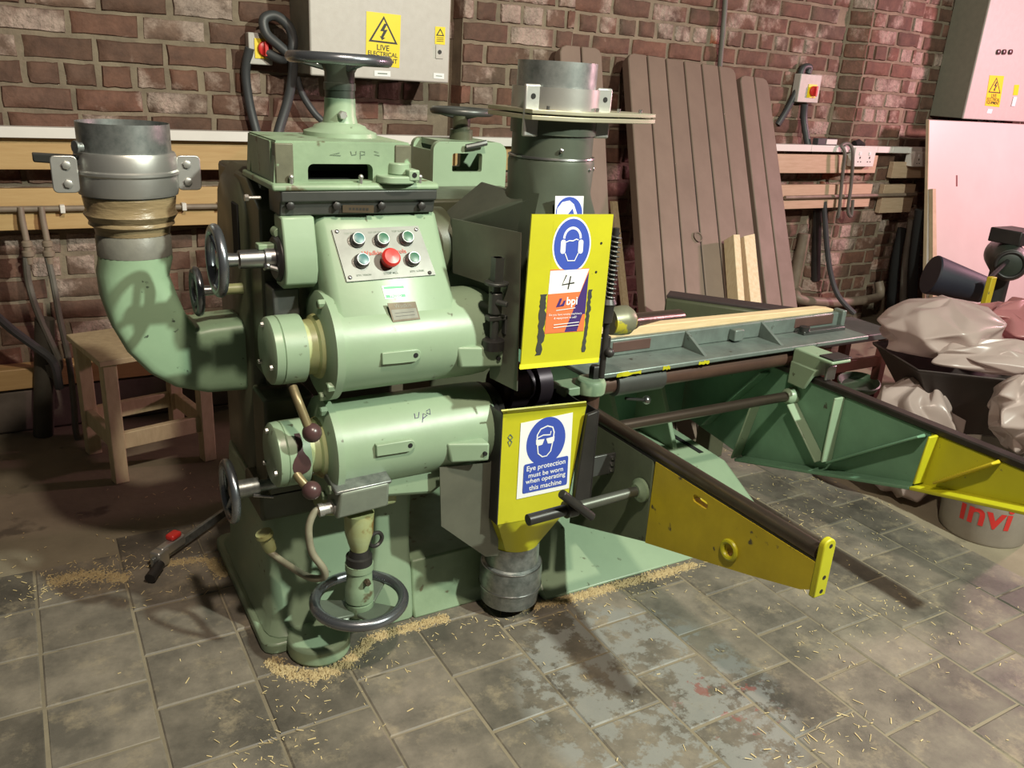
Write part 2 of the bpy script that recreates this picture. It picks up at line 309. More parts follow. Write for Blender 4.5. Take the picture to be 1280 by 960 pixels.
    def build(s, name, mats, parent=None, bevel=0.0, smooth=38, label=None, seg=2):
        me = bpy.data.meshes.new(name); off = WLOC.get(parent, Vector((0, 0, 0))) if parent else Vector((0, 0, 0))
        if not s.v: raise RuntimeError(name)
        if not parent:
            lo = [min(p[i] for p in s.v) for i in range(3)]; hi = [max(p[i] for p in s.v) for i in range(3)]
            off = Vector(((lo[0]+hi[0])/2, (lo[1]+hi[1])/2, lo[2]))
        me.from_pydata([p-off for p in s.v], [], s.f)
        for m in (mats if isinstance(mats, (list, tuple)) else [mats]): me.materials.append(m)
        me.polygons.foreach_set('material_index', s.mi); me.polygons.foreach_set('use_smooth', [True]*len(s.f))
        import bmesh
        b = bmesh.new(); b.from_mesh(me); bmesh.ops.recalc_face_normals(b, faces=b.faces); b.to_mesh(me); b.free()
        me.set_sharp_from_angle(angle=math.radians(smooth)); me.update()
        o = bpy.data.objects.new(name, me); COL.objects.link(o)
        if parent: o.parent = parent; WLOC[o] = off.copy()
        else: o.location = off; WLOC[o] = off.copy()
        if bevel:
            md = o.modifiers.new('edge_round', 'BEVEL'); md.width = bevel; md.segments = seg; md.limit_method = 'ANGLE'; md.angle_limit = math.radians(40); md.harden_normals = False
        if label: o['label'] = label
        return o
def empty(name, loc, label, cat, group=None):
    o = bpy.data.objects.new(name, None); COL.objects.link(o); o.location = loc; o.empty_display_size = 0.05
    WLOC[o] = Vector(loc); o['label'] = label; o['category'] = cat
    if group: o['group'] = group
    return o
def tag(o, label, cat, group=None):
    o['label'] = label; o['category'] = cat
    if group: o['group'] = group
    return o
def struct(o): o['kind'] = 'structure'; return o

_tc = {}
def glyphs(body, bold=0.0):
    if (body, bold) in _tc: return _tc[(body, bold)]
    c = bpy.data.curves.new('t', 'FONT'); c.body = body; c.align_x = 'CENTER'; c.resolution_u = 3; c.offset = bold
    o = bpy.data.objects.new('t', c); COL.objects.link(o)
    dg = bpy.context.evaluated_depsgraph_get(); me = bpy.data.meshes.new_from_object(o.evaluated_get(dg))
    vs = [v.co.xy.copy() for v in me.vertices]; fs = [tuple(p.vertices) for p in me.polygons]
    bpy.data.objects.remove(o); bpy.data.curves.remove(c); bpy.data.meshes.remove(me)
    x0, x1 = min(v.x for v in vs), max(v.x for v in vs); y0, y1 = min(v.y for v in vs), max(v.y for v in vs)
    vs = [((v.x-(x0+x1)/2), (v.y-(y0+y1)/2)) for v in vs]
    _tc[(body, bold)] = (vs, fs, x1-x0, y1-y0); return _tc[(body, bold)]
class Sign(MB):
    """flat print: layers of coloured shapes on a thin sheet; frame from 4 corners TL, TR, BR, BL"""
    def __init__(s, TL, TR, BR, BL, th=0.0012, base=0, back=True):
        super().__init__(); s.c = [Vector(p) for p in (TL, TR, BR, BL)]; s.n = (s.c[1]-s.c[0]).cross(s.c[3]-s.c[0]).normalized()
        if s.n.dot(EYE-s.c[0]) < 0: s.n = -s.n
        s.cur = base; q = s.c
        if back: s.hexa([p for p in q], [p+s.n*th for p in q])
        s.th = th; s.lay = 0
        s.W = ((q[1]-q[0]).length+(q[2]-q[3]).length)/2; s.H = ((q[3]-q[0]).length+(q[2]-q[1]).length)/2
    def at(s, u, v, h):
        a, b, c, d = s.c; return a.lerp(b, u).lerp(d.lerp(c, u), v)+s.n*h
    def poly(s, pts, m):
        s.lay += 1; s.cur = m; h = s.th+0.00018*s.lay; s.add([s.at(u, v, h) for u, v in pts], [tuple(range(len(pts)))])
    def disc(s, u, v, r, m, n=36, ry=None):
        k = s.W/s.H; ry = ry or r; s.poly([(u+r*math.cos(2*math.pi*i/n), v+ry*k*math.sin(2*math.pi*i/n)) for i in range(n)], m)
    def stroke(s, pts, wd, m):
        k = s.W/s.H; P = [Vector((u, v/k)) for u, v in pts]; L = []; R = []
        for i, p in enumerate(P):
            d = (P[min(i+1, len(P)-1)]-P[max(i-1, 0)]).normalized(); nn = Vector((-d.y, d.x))*wd/2; L.append(p+nn); R.append(p-nn)
        s.poly([(q.x, q.y*k) for q in L+R[::-1]], m)
    def text(s, body, u, v, wd, m, hmul=1.0, bold=0.0, shear=0.0):
        vs, fs, W, H = glyphs(body, bold); sc = wd/W; k = s.W/s.H; s.lay += 1; s.cur = m; h = s.th+0.00018*s.lay
        s.add([s.at(u+(x+shear*y)*sc, v-y*sc*k*hmul, h) for x, y in vs], fs)

# ================================================================== SETTING
WALL_Y, PIL_Y = 3.55, 3.46
floor = struct(MB().box(-1.6, 7.5, -0.6, 4.0, -0.12, -0.0012).build('floor', CONC))
wall = struct(MB().box(-1.6, 7.5, WALL_Y+0.007, WALL_Y+0.30, 0, 2.6).build('wall_back', MORTAR))
# ---- quarry tiles, each its own piece
tile_meshes = []
for k in range(4):
    rr = random.Random(k); W = 0.2075; g = 0.0022
    mb = MB(); a = W/2-g; c = a-0.004
    j = [(rr.uniform(-.0012, .0012), rr.uniform(-.0012, .0012)) for _ in range(4)]
    lo = [(-a+j[0][0], -a+j[0][1]), (a+j[1][0], -a+j[1][1]), (a+j[2][0], a+j[2][1]), (-a+j[3][0], a+j[3][1])]
    top = [(x*c/a, y*c/a, 0.0) for x, y in lo]
    mb.loft([[Vector((x, y, -0.02)) for x, y in lo], [Vector((x, y, -0.003)) for x, y in lo], [Vector(p) for p in top]])
    me = bpy.data.meshes.new('tile'); me.from_pydata(mb.v, [], mb.f); me.materials.append(TILE); tile_meshes.append(me)
colx = [-0.98, -0.76, -0.54, -0.315, -0.09, 0.13, 0.355, 0.57, 0.785, 0.995, 1.205, 1.41, 1.615, 1.82, 2.025, 2.225, 2.435, 2.64]
offs = {4: 1.803, 5: 1.69, 15: 1.216, 14: 1.122, 13: 1.20}
rt = random.Random(3)
for i in range(len(colx)-1):
    y0 = offs.get(i, 1.70+(0.104 if i % 2 else 0)+rt.uniform(-.02, .02)); wx = colx[i+1]-colx[i]
    for j in range(-8, 5):
        y = y0+0.2065*j+0.103
        if y < 0.12 or y > (2.42 if i < 13 else 2.35-0.03*(i-13)): continue
        if 0.5 < colx[i]+wx/2 < 1.75 and y > 2.1: continue
        o = bpy.data.objects.new('tile', rt.choice(tile_meshes)); COL.objects.link(o); o.parent = floor
        o.location = Vector((colx[i]+wx/2, y, 0.001+rt.uniform(-.0010, .0012)))-WLOC[floor]
        o.scale = (wx/0.2075, 0.2065/0.2075, 1); o.rotation_euler = (rt.uniform(-.004, .004), rt.uniform(-.004, .004), rt.choice((0, math.pi)))
# ---- brickwork
PITCH = 0.0865; ZB = 1.277-PITCH*14
def brick_mesh(L, seed, depth=0.05, H=PITCH-0.0085):
    rr = random.Random(seed); mb = MB(); n = 5; xs = [-L/2+L*i/n for i in range(n+1)]; zs = [-H/2, -H*0.12, H/2]
    F = [[None]*3 for _ in xs]; B = [[None]*3 for _ in xs]; vs = []; fs = []
    for i, x in enumerate(xs):
        for k, z in enumerate(zs):
            e = (i in (0, n)) + (k in (0, 2))
            jx = rr.uniform(-.0025, .0025); jz = rr.uniform(-.0025, .0025)
            xx = x*(1-0.010/L*2*(1 if i in (0, n) else 0))+jx; zz = z*(1-0.012/H*(1 if k in (0, 2) else 0))+jz
            F[i][k] = len(vs); vs.append((xx, -rr.uniform(0.000, 0.006)+(0.003 if e else 0), zz))
    ring = [(i, 0) for i in range(n+1)]+[(n, 1)]+[(i, 2) for i in range(n, -1, -1)]+[(0, 1)]
    mid = []; 
    for i, k in ring:
        v = vs[F[i][k]]; mid.append(len(vs)); sx = (-1 if i == 0 else 1 if i == n else 0); sz = (-1 if k == 0 else 1 if k == 2 else 0)
        vs.append((v[0]+sx*0.005, 0.008, v[2]+sz*0.0045))
    bk = []
    for q in mid: bk.append(len(vs)); vs.append((vs[q][0], depth, vs[q][2]))
    for i in range(n):
        for k in range(2): fs.append((F[i][k], F[i+1][k], F[i+1][k+1], F[i][k+1]))
    m = len(ring); fr = [F[i][k] for i, k in ring]
    for a, b in ((fr, mid), (mid, bk)):
        for i in range(m): fs.append((b[i], b[(i+1) % m], a[(i+1) % m], a[i]))
    return vs, fs
STR = [brick_mesh(0.229, s) for s in range(6)]; HEA = [brick_mesh(0.110, 20+s) for s in range(5)]
STRP = [brick_mesh(0.229, 40+s, 0.11) for s in range(5)]; HEAP = [brick_mesh(0.110, 50+s, 0.11) for s in range(4)]
SETS = {'s': STR, 'h': HEA, 'S': STRP, 'H': HEAP}
BME = {}
for key, lst in SETS.items():
    for i, (vs, fs) in enumerate(lst):
        me = bpy.data.meshes.new('brick'); me.from_pydata(vs, [], fs); me.materials.append(BRICK)
        me.polygons.foreach_set('use_smooth', [True]*len(fs)); me.set_sharp_from_angle(angle=math.radians(50)); BME[(key, i)] = me
rb = random.Random(11); bricks = []   # (owner, key, idx, loc, rotz, sx)
def field(owner, x0, x1, z0, z1, Y, keys='sh', skip=None):
    r0 = int(math.floor((z0-ZB)/PITCH)); r1 = int(math.ceil((z1-ZB)/PITCH))
    for r in range(r0, r1):
        head = (r % 4 == 2); z = ZB+(r+0.5)*PITCH; p = 0.118 if head else 0.237
        x = x0-(rb.uniform(0, p) if keys == 'sh' else (0.0 if r % 2 else p*0.5))
        while x < x1-0.02:
            a, b = max(x, x0), min(x+p, x1)
            if b-a > 0.035 and not (skip and skip((a+b)/2, z)):
                h = head or (b-a) < 0.15; key = keys[1] if h else keys[0]; nom = 0.118 if h else 0.237
                bricks.append([owner, key, rb.randrange(len(SETS[key])), Vector(((a+b)/2, Y+rb.uniform(-.002, .003), z+rb.uniform(-.0015, .0015))), rb.uniform(-.008, .008), (b-a)/nom])
            x += p*rb.uniform(0.985, 1.015) if x >= x0 else p
P1 = (PY(577, 50, PIL_Y).x, PY(718, 50, PIL_Y).x); P2 = (PY(1078, 100, PIL_Y).x, 4.79); P2S = PY(1046, 100, WALL_Y).x
pil1 = struct(MB().box(P1[0]+.006, P1[1]-.006, PIL_Y+0.007, WALL_Y+0.02, 0, 2.6).build('wall_pilaster', MORTAR))
pil2 = struct(MB().prism([(P2S, WALL_Y+.02), (P2S, WALL_Y+.004), (P2[0], PIL_Y+.007), (P2[1]-.006, PIL_Y+.007), (P2[1]-.006, WALL_Y+.02)], 'Z', 0, 2.6).build('wall_pilaster', MORTAR))
inp = lambda x, z: P1[0]-0.02 < x < P1[1]+0.02 or P2S+.02 < x < P2[1]+0.02
field(wall, -1.0, 6.6, 0.17, 2.35, WALL_Y, skip=inp)
field(pil1, P1[0], P1[1], 0.0, 2.35, PIL_Y, 'SH'); field(pil2, P2[0], P2[1], 0.0, 2.35, PIL_Y, 'SH')
for r in range(0, 27):   # splayed corner of the right pilaster
    z = ZB+(r+0.5)*PITCH; mid = Vector(((P2S+P2[0])/2, (WALL_Y+PIL_Y)/2-.004, z)); a = math.atan2(PIL_Y-WALL_Y, P2[0]-P2S)
    bricks.append([pil2, 'h', rb.randrange(5), mid, a, math.hypot(P2[0]-P2S, WALL_Y-PIL_Y)/.112])
def hidden(px, py):
    R = [(366, -50, 560, 100), (280, 160, 640, 900), (640, 80, 745, 600), (790, 75, 930, 400), (930, 110, 975, 400), (1170, -50, 1400, 800), (-50, 480, 1400, 1000),
         (700, 60, 750, 400), (88, 150, 225, 400), (-50, 158, 340, 214), (-50, 236, 340, 288)]
    return any(a < px < c and b < py < d for a, b, c, d in R) or not (-15 < px < 1295 and -12 < py < 975)
def score(b):
    px, py = project(b[3])
    if hidden(px, py): return 0
    d = (b[3]-EYE).dot(_f); return (0.226 if b[1] in 'sS' else 0.107)*b[5]/d/d
bricks.sort(key=score, reverse=True)
for b in bricks[:298]:
    o = bpy.data.objects.new('brick', BME[(b[1], b[2])]); COL.objects.link(o); o.parent = b[0]; o.location = b[3]-WLOC[b[0]]; o.rotation_euler = (0, 0, b[4]); o.scale = (b[5], 1, 1)
for own in (wall, pil1, pil2):
    V = []; Fc = []; tint = []
    for b in bricks[298:]:
        if b[0] is not own: continue
        vs, fs = SETS[b[1]][b[2]]; k = len(V); t = rb.random(); c, s_ = math.cos(b[4]), math.sin(b[4])
        for x, y, z in vs: x *= b[5]; V.append(Vector((x*c-y*s_, x*s_+y*c, z))+b[3]-WLOC[own]); tint.append(t)
        Fc += [[k+i for i in f] for f in fs]
    me = bpy.data.meshes.new('brickwork'); me.from_pydata(V, [], Fc); me.materials.append(BRICK); me.polygons.foreach_set('use_smooth', [True]*len(Fc)); me.set_sharp_from_angle(angle=math.radians(50))
    at = me.attributes.new('tint', 'FLOAT', 'POINT'); at.data.foreach_set('value', tint)
    o = bpy.data.objects.new('brickwork', me); COL.objects.link(o); o.parent = own; o['kind'] = 'stuff'
struct(MB().box(-1.2, 1.6, 3.485, 3.56, 0, 0.175).build('trim_1', PLINTH, bevel=0.012))
struct(MB().box(-1.2, 0.62, 3.47, 3.55, 0.18, 0.262).build('trim_2', BOARD, bevel=0.004))

# ================================================================== WALL FITTINGS
def board(x0, x1, z0, z1, label, y0=3.437, y1=3.459, m=BOARD, name='wall_board'):
    mb = MB().box(x0, x1, y0, y1, z0, z1); b = mb.build(name, m, bevel=0.002)
    bm2 = MB(); 
    for x in ((x0+0.12), (x1-0.14)):
        if x1-x0 > 0.5: bm2.box(x, x+0.03, y1, WALL_Y+.004, z0+.01, z1-.01)
    if bm2.v: bm2.build('batten', m, b)
    return tag(b, label, 'board', 'varnished boards along the brick wall')
board(-0.9, 0.826, 1.000, 1.107, 'upper varnished pine board under white trunking behind the flanged duct')
board(0.835, 1.70, 1.000, 1.107, 'upper varnished pine board under trunking butting against the domed machine cover')
board(-0.9, 0.95, 0.789, 0.935, 'lower varnished pine board behind the grey pipe and green elbow duct')
board(1.71, 2.42, 1.0, 1.107, 'upper pine board behind the small rear handwheel and leaning narrow panel')
board(3.55, 4.57, 0.988, 1.092, 'upper pine board below the socket beside the leaning composite panels', 3.42, 3.455, RAWB)
board(3.55, 4.575, 0.784, 0.921, 'lower pine board behind hanging cable loop on rounded pilaster', 3.42, 3.455, RAWB)
board(4.735, 5.11, 0.957, 1.055, 'short pine board under the socket next to white sheet', 3.42, 3.455, RAWB)
board(4.69, 5.00, 0.741, 0.917, 'short deep pine board with pipe across it beside white sheet', 3.42, 3.455, RAWB)
def trunking(xs, label):
    t = empty('cable_trunking', ((xs[0]+xs[-1])/2, 3.42, 1.114), label, 'trunking')
    for a, b in zip(xs, xs[1:]):
        MB().box(a+.001, b-.001, 3.402, 3.46, 1.110, 1.146).build('trunking_section', WHITE, t, bevel=0.002)
    return t
trunking([-0.9, 0.42, 0.828, 1.72], 'white plastic cable trunking above boards behind the left duct')
trunking([1.722, 2.40], 'white cable trunking behind the galvanised extraction pipe')
trunking([3.5, 3.95, 4.30, 4.53, 4.67, 4.83, 5.06], 'white cable trunking with sockets on rounded brick pilaster')
def socket(px0, px1, py0, py1, label):
    a = PY(px0, py0, 3.40); b = PY(px1, py1, 3.40); t = empty('wall_socket', ((a.x+b.x)/2, 3.40, b.z), label, 'socket', 'double sockets under the trunking')
    MB().box(a.x, b.x, 3.375, 3.437, b.z, a.z).build('back_box', WHITE, t, bevel=0.004)
    for k in (0, 1):
        cx = a.x+(b.x-a.x)*(0.27+0.46*k); cz = (a.z+b.z)/2
        MB().box(cx-.013, cx+.005, 3.371, 3.377, cz+.012, cz+.030).build('rocker_switch', SGNW, t, bevel=0.001)
        mb = MB(); mb.box(cx-.004, cx+.004, 3.373, 3.376, cz-.008, cz+.004); mb.box(cx-.016, cx-.008, 3.373, 3.376, cz-.028, cz-.023); mb.box(cx+.008, cx+.016, 3.373, 3.376, cz-.028, cz-.023)
        mb.build('pin_slots', SGNK, t)
    return t
socket(1066, 1087, 184, 208, 'double white wall socket beside the looped cable'); socket(1140, 1158.5, 189, 208, 'double white wall socket beside the leaning white sheet')
a = PY(1029, 173, 3.42); b = PY(1043, 186, 3.42)
t = empty('plug_adaptor', ((a.x+b.x)/2, 3.43, 1.147), 'small grey adaptor box on top of white trunking', 'adaptor')
MB().box(a.x-.05, b.x, 3.41, 3.45, 1.147, a.z).build('body', RUBBER, t, bevel=0.003); MB().box(a.x+.02, b.x-.004, 3.407, 3.411, 1.152, a.z-.004).build('label_plate', WHITE, t)
tag(MB().tube([PY(1068, 180, 3.44), PY(1073, 178, 3.44), PY(1078, 182, 3.44)], 0.02, 8).build('cable_gland', VOID), 'black lump of cable on trunking behind the hanging loop', 'cable')
tag(MB().tube([PY(1047, 272, 3.38), PY(1049, 262, 3.37), PY(1053, 220, 3.37), PY(1056, 192, 3.365), PY(1052, 182, 3.385), PY(1061, 180, 3.385), PY(1066, 192, 3.365), PY(1064, 230, 3.37), PY(1060, 262, 3.37), PY(1064, 270, 3.375), PY(1066, 250, 3.375)], 0.010, 8, sm=6).build('hanging_cable', HOSE), 'grey cable looped over white trunking beside the socket', 'cable')
# conduit pipes along the walls
tp = empty('wall_pipe', (0.3, 3.42, 0.86), 'dusty copper pipe clipped across the lower pine board', 'pipe')
zp = PY(100, 262, 3.42).z
MB().tube([(-0.9, 3.424, zp+.01), (0.95, 3.424, zp)], 0.011, 10).build('pipe', PIPEM, tp)
for px in (78, 230, 275):
    p = PY(px, 261, 3.42); MB().box(p.x-.008, p.x+.008, 3.405, 3.437, zp-.010, zp+.018).build('pipe_clip', WHITE, tp, bevel=0.002)
for px, name in ((27, 'a'), (53, 'b')):
    d = empty('air_drop', PY(px, 262, 3.42), 'brass-valved drop pipe and hose beside wooden stool' if name == 'a' else 'second valved drop pipe curving down behind wooden stool', 'pipe')
    x0 = PY(px, 270, 3.41).x; zz = PY(px, 300, 3.41).z
    MB().tube([(x0, 3.415, zp+.012), (x0, 3.405, zp-.03), (x0+.004, 3.40, zz)], 0.011, 10).build('pipe', PIPEM, d)
    MB().lathe((x0+.004, 3.40, zz), (0, 0, -1), [(0, .012), (.006, .018), (.02, .018), (.024, .013), (.035, .013), (.04, .021), (.055, .021), (.06, .014), (.085, .012)], 12).build('valve', PIPEM, d)
    pts = ([(32, 315), (35, 350), (45, 385), (60, 420), (75, 455), (66, 470), (60, 455)] if name == 'a' else [(58, 316), (66, 350), (75, 400), (86, 450), (92, 500), (96, 545), (110, 568), (128, 580)])
    MB().tube([PY(x, y, 3.40-(0.0 if name == 'a' else max(0, y-450)*0.0006)) for x, y in pts], 0.012 if name == 'a' else 0.011, 8, sm=5).build('hose', HOSE, d)
tag(MB().tube([PY(-12, 388, 3.3), PY(15, 412, 3.33), PY(42, 432, 3.34), PY(66, 452, 3.34), PY(74, 485, 3.36)], 0.016, 8, sm=5).build('black_hose', RUBBER), 'thick black hose drooping across bare brick by the drop pipes', 'hose')
tag(MB().cyl(PY(56, 398, 3.43), (PY(51, 520, 3.43).x, 3.43, 0.0), 0.034, 0.036, 14).build('drain_pipe', mat('sooty_pipe', (0.07, 0.065, 0.05), (0.045, 0.04, 0.03), 8, 0.6, bump=0.2)), 'short dark upright waste pipe at wall foot near stool', 'pipe')
tag(MB().tube([PY(981, 247, 3.405), PY(1145, 243, 3.405)], 0.011, 10).build('wall_pipe', PIPEM), 'thin pipe running across the boards on the rounded pilaster', 'pipe')
tag(MB().tube([PY(996, 362, 3.50), PY(1000, 374, 3.44), PY(1045, 378, 3.40), PY(1092, 373, 3.40), PY(1100, 366, 3.42), PY(1098, 352, 3.45)], 0.030, 12, sm=5).build('heating_pipe', PIPEM), 'fat grey pipe bending around foot of brick pilaster', 'pipe')
tag(MB().tube([PY(1030, 252, 3.43), PY(1033, 300, 3.40), PY(1038, 340, 3.36), PY(1048, 370, 3.30), PY(1068, 392, 3.22)], 0.016, 8, sm=5).build('black_hose', RUBBER), 'black hose hanging down brick pilaster behind the sliding table', 'hose')
tag(MB().cyl(PY(1006, 292, 3.515), PY(990, 366, 3.515), 0.034, 0.036, 12).build('pipe_offcut', PIPEM), 'short slanting pipe stub against brick beside composite panel', 'pipe')
tag(MB().cyl(PY(1022, 262, 3.50), PY(1019, 350, 3.50), 0.026, 0.030, 12).build('downpipe', BLACK), 'sooty black downpipe below the boards on rounded pilaster', 'pipe')
for i, (pts, r) in enumerate([([(1128, 285), (1119, 330), (1113, 392)], .03), ([(1140, 275), (1131, 335), (1128, 398)], .022), ([(1150, 262), (1142, 330), (1140, 398)], .03)]):
    tag(MB().tube([PY(x, y, 3.38-0.075*i) for x, y in pts]+[PZ(pts[-1][0], pts[-1][1]+22+5*i, 0.03)], r, 10, sm=5).build('dark_hose', HOSE if i == 1 else VOID),
        ['thick black hose in dark corner next to short pine boards', 'blue-grey hose hanging in the dark corner beside white sheet', 'black hose pressed against edge of leaning white sheet'][i], 'hose')
# switches
def isolator(pa, pb, Y, label, cable, knob):
    a = PY(*pa, Y); b = PY(*pb, Y); t = empty('isolator_switch', ((a.x+b.x)/2, Y, b.z), label, 'switch')
    MB().box(a.x, b.x, Y, Y+.05, b.z, a.z).build('case', CAB, t, bevel=0.004)
    c = PY(*knob, Y-.005); yp = MB().box(c.x-.038, c.x+.03, Y-.004, Y+.001, c.z-.036, c.z+.036).build('yellow_backplate', SGNY, t)
    mb = MB(); mb.lathe((c.x, Y-.004, c.z), (0, -1, 0), [(0, .028), (.012, .027), (.014, .024)], 20); mb.box(c.x-.007, c.x+.007, Y-.036, Y-.014, c.z-.027, c.z+.027); mb.build('rotary_knob', RED, t, bevel=0.002)
    for k, (pts, r) in enumerate(cable): MB().tube([PY(x, y, Y+dy) for x, y, dy in pts], r, 10, sm=6).build('cable', RUBBER, t)
isolator((310, 40), (341, 82), 3.49, 'grey isolator with red rotary knob left of electrical cabinet',
    [([(312, 60, 0.0), (307, 90, .02), (312, 130, .02), (321, 166, .0)], .018),
     ([(334, 66, -.02), (355, 74, -.05), (366, 58, -.08), (362, 35, -.05), (345, 20, -.03), (330, 24, -.03), (333, 42, -.04), (350, 58, -.06), (364, 72, -.07), (366, 90, -.06), (360, 125, -.05), (348, 165, -.06), (340, 205, -.10)], .019),
     ([(371, 96, -.03), (378, 118, -.03), (392, 140, -.04), (404, 152, -.05)], .014)], (331, 61))
isolator((1002, 92), (1022, 129), 3.495, 'grey isolator with red knob above sockets on brick wall',
    [([(1010, 92, .03), (1012, 84, .03), (1003, 86, .03), (997, 110, .03), (985, 135, .04), (972, 156, .05)], .018), ([(1006, 130, .02), (1005, 150, .02), (1010, 182, -.02)], .02)], (1016, 114))
cnd = tag(MB().tube([PY(908, -40, 3.52), PY(906, 10, 3.52), PY(903, 45, 3.52), PY(900, 80, 3.53), PY(899, 110, 3.53)], 0.014, 10, sm=4).build('wall_conduit', HOSE), 'slim grey conduit running down bare brick above composite panels', 'conduit')
# electrical cabinets
YC = 3.288
ca = PY(388, 50, YC).x; cb = PY(562, 50, YC).x; cz = PY(562, 103, YC).z
c1 = empty('electrical_cabinet', ((ca+cb)/2, YC+.1, cz), 'large grey electrical cabinet with yellow warning sign above the machine', 'cabinet')
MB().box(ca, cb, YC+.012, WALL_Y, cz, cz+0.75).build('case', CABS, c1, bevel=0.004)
dr = MB().box(ca-.002, cb+.002, YC, YC+.016, cz-.004, cz+0.755).build('door', CAB, c1, bevel=0.006)
def sgn(px, Y): return [PY(x, y, Y-.0005) for x, y in px]
def warning(sg, full=True):
    sg.poly([(.5, .05), (.93, .56), (.07, .56)], 1); sg.poly([(.5, .115), (.84, .525), (.16, .525)], 0)
    sg.poly([(.52, .19), (.40, .34), (.50, .34), (.43, .44), (.39, .43), (.46, .51), (.56, .46), (.50, .455), (.62, .30), (.52, .31), (.60, .20)], 1)
    sg.text('LIVE', .5, .65, .36, 1, bold=.012); sg.text('ELECTRICAL', .5, .77, .88, 1, bold=.012); sg.text('EQUIPMENT', .5, .89, .86, 1, bold=.012)
s = Sign(*sgn([(458, 14), (501, 19), (499, 85), (457, 80)], YC)); warning(s); s.build('warning_sign', [SGNY, SGNK], dr, smooth=10, label='yellow live electrical equipment warning sign')
s = Sign(*sgn([(544, 33), (556.5, 34), (556, 56), (543.5, 55)], YC)); s.poly([(.5, .08), (.92, .52), (.08, .52)], 1); s.poly([(.5, .2), (.75, .46), (.25, .46)], 0); [s.stroke([(.15, v), (.85, v)], .05, 1) for v in (.62, .72, .82)]
s.build('small_warning_label', [SGNY, SGNK], dr, smooth=10)
k = PY(549, 65, YC); mb = MB().box(k.x-.017, k.x+.017, YC-.004, YC+.001, k.z-.026, k.z+.026); mb.build('lock_plate', CAB, dr, bevel=.002); MB().lathe((k.x, YC-.004, k.z), (0, -1, 0), [(0, .008), (.003, .008)], 14).build('lock_barrel', SGNK, dr)
for q in ([(468, 88), (488, 89), (488, 96), (468, 95)], [(542, 91), (555, 92), (555, 99), (542, 98)]):
    s = Sign(*sgn(q, YC)); s.stroke([(.2, .5), (.8, .5)], .06, 1); s.build('white_label', [SGNW, PEN], dr, smooth=10)
YD = 3.315; ra = PY(1204, 148, YD).x; rz = PY(1204, 148, YD).z
c2 = empty('electrical_cabinet', (ra+.4, YD+.1, rz), 'tall grey electrical cabinet over the leaning white sheet', 'cabinet')
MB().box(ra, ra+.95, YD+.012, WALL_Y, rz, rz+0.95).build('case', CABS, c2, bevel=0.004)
dr2 = MB().box(ra-.002, ra+.95, YD, YD+.016, rz-.003, rz+.95).build('door', CAB, c2, bevel=0.006)
s = Sign(*sgn([(1237, 94), (1255, 95), (1249, 134), (1231, 132)], YD)); warning(s); s.build('warning_sign', [SGNY, SGNK], dr2, smooth=10)
for px in (1247, 1254, 1262):
    p = PY(px, 65, YD); MB().lathe((p.x, YD, p.z), (0, -1, 0), [(0, .016), (.012, .016), (.014, .012)], 16).build('indicator_lamp', BROWNK, dr2)
s = Sign(*sgn([(1235, 136), (1241, 136.5), (1239, 142), (1233, 141.5)], YD)); s.build('white_label', [SGNW, PEN], dr2, smooth=10)
p = PY(1267, 127, YD); MB().box(p.x-.02, p.x+.02, YD-.006, YD, p.z-.03, p.z+.03).build('lock_plate', SGNW, dr2, bevel=.003)
s = Sign(*sgn([(1268, 106), (1274, 106), (1272, 119), (1266, 119)], YD)); s.build('small_warning_label', [SGNY, SGNK], dr2, smooth=10)
for px in (1226, 1240, 1248, 1262):
    p = PY(px, 152, YD+.06); MB().cyl((p.x, YD+.07, rz), (p.x, YD+.07, rz-.05), .02, None, 12).build('cable_gland', STEEL if px != 1262 else RED, c2)

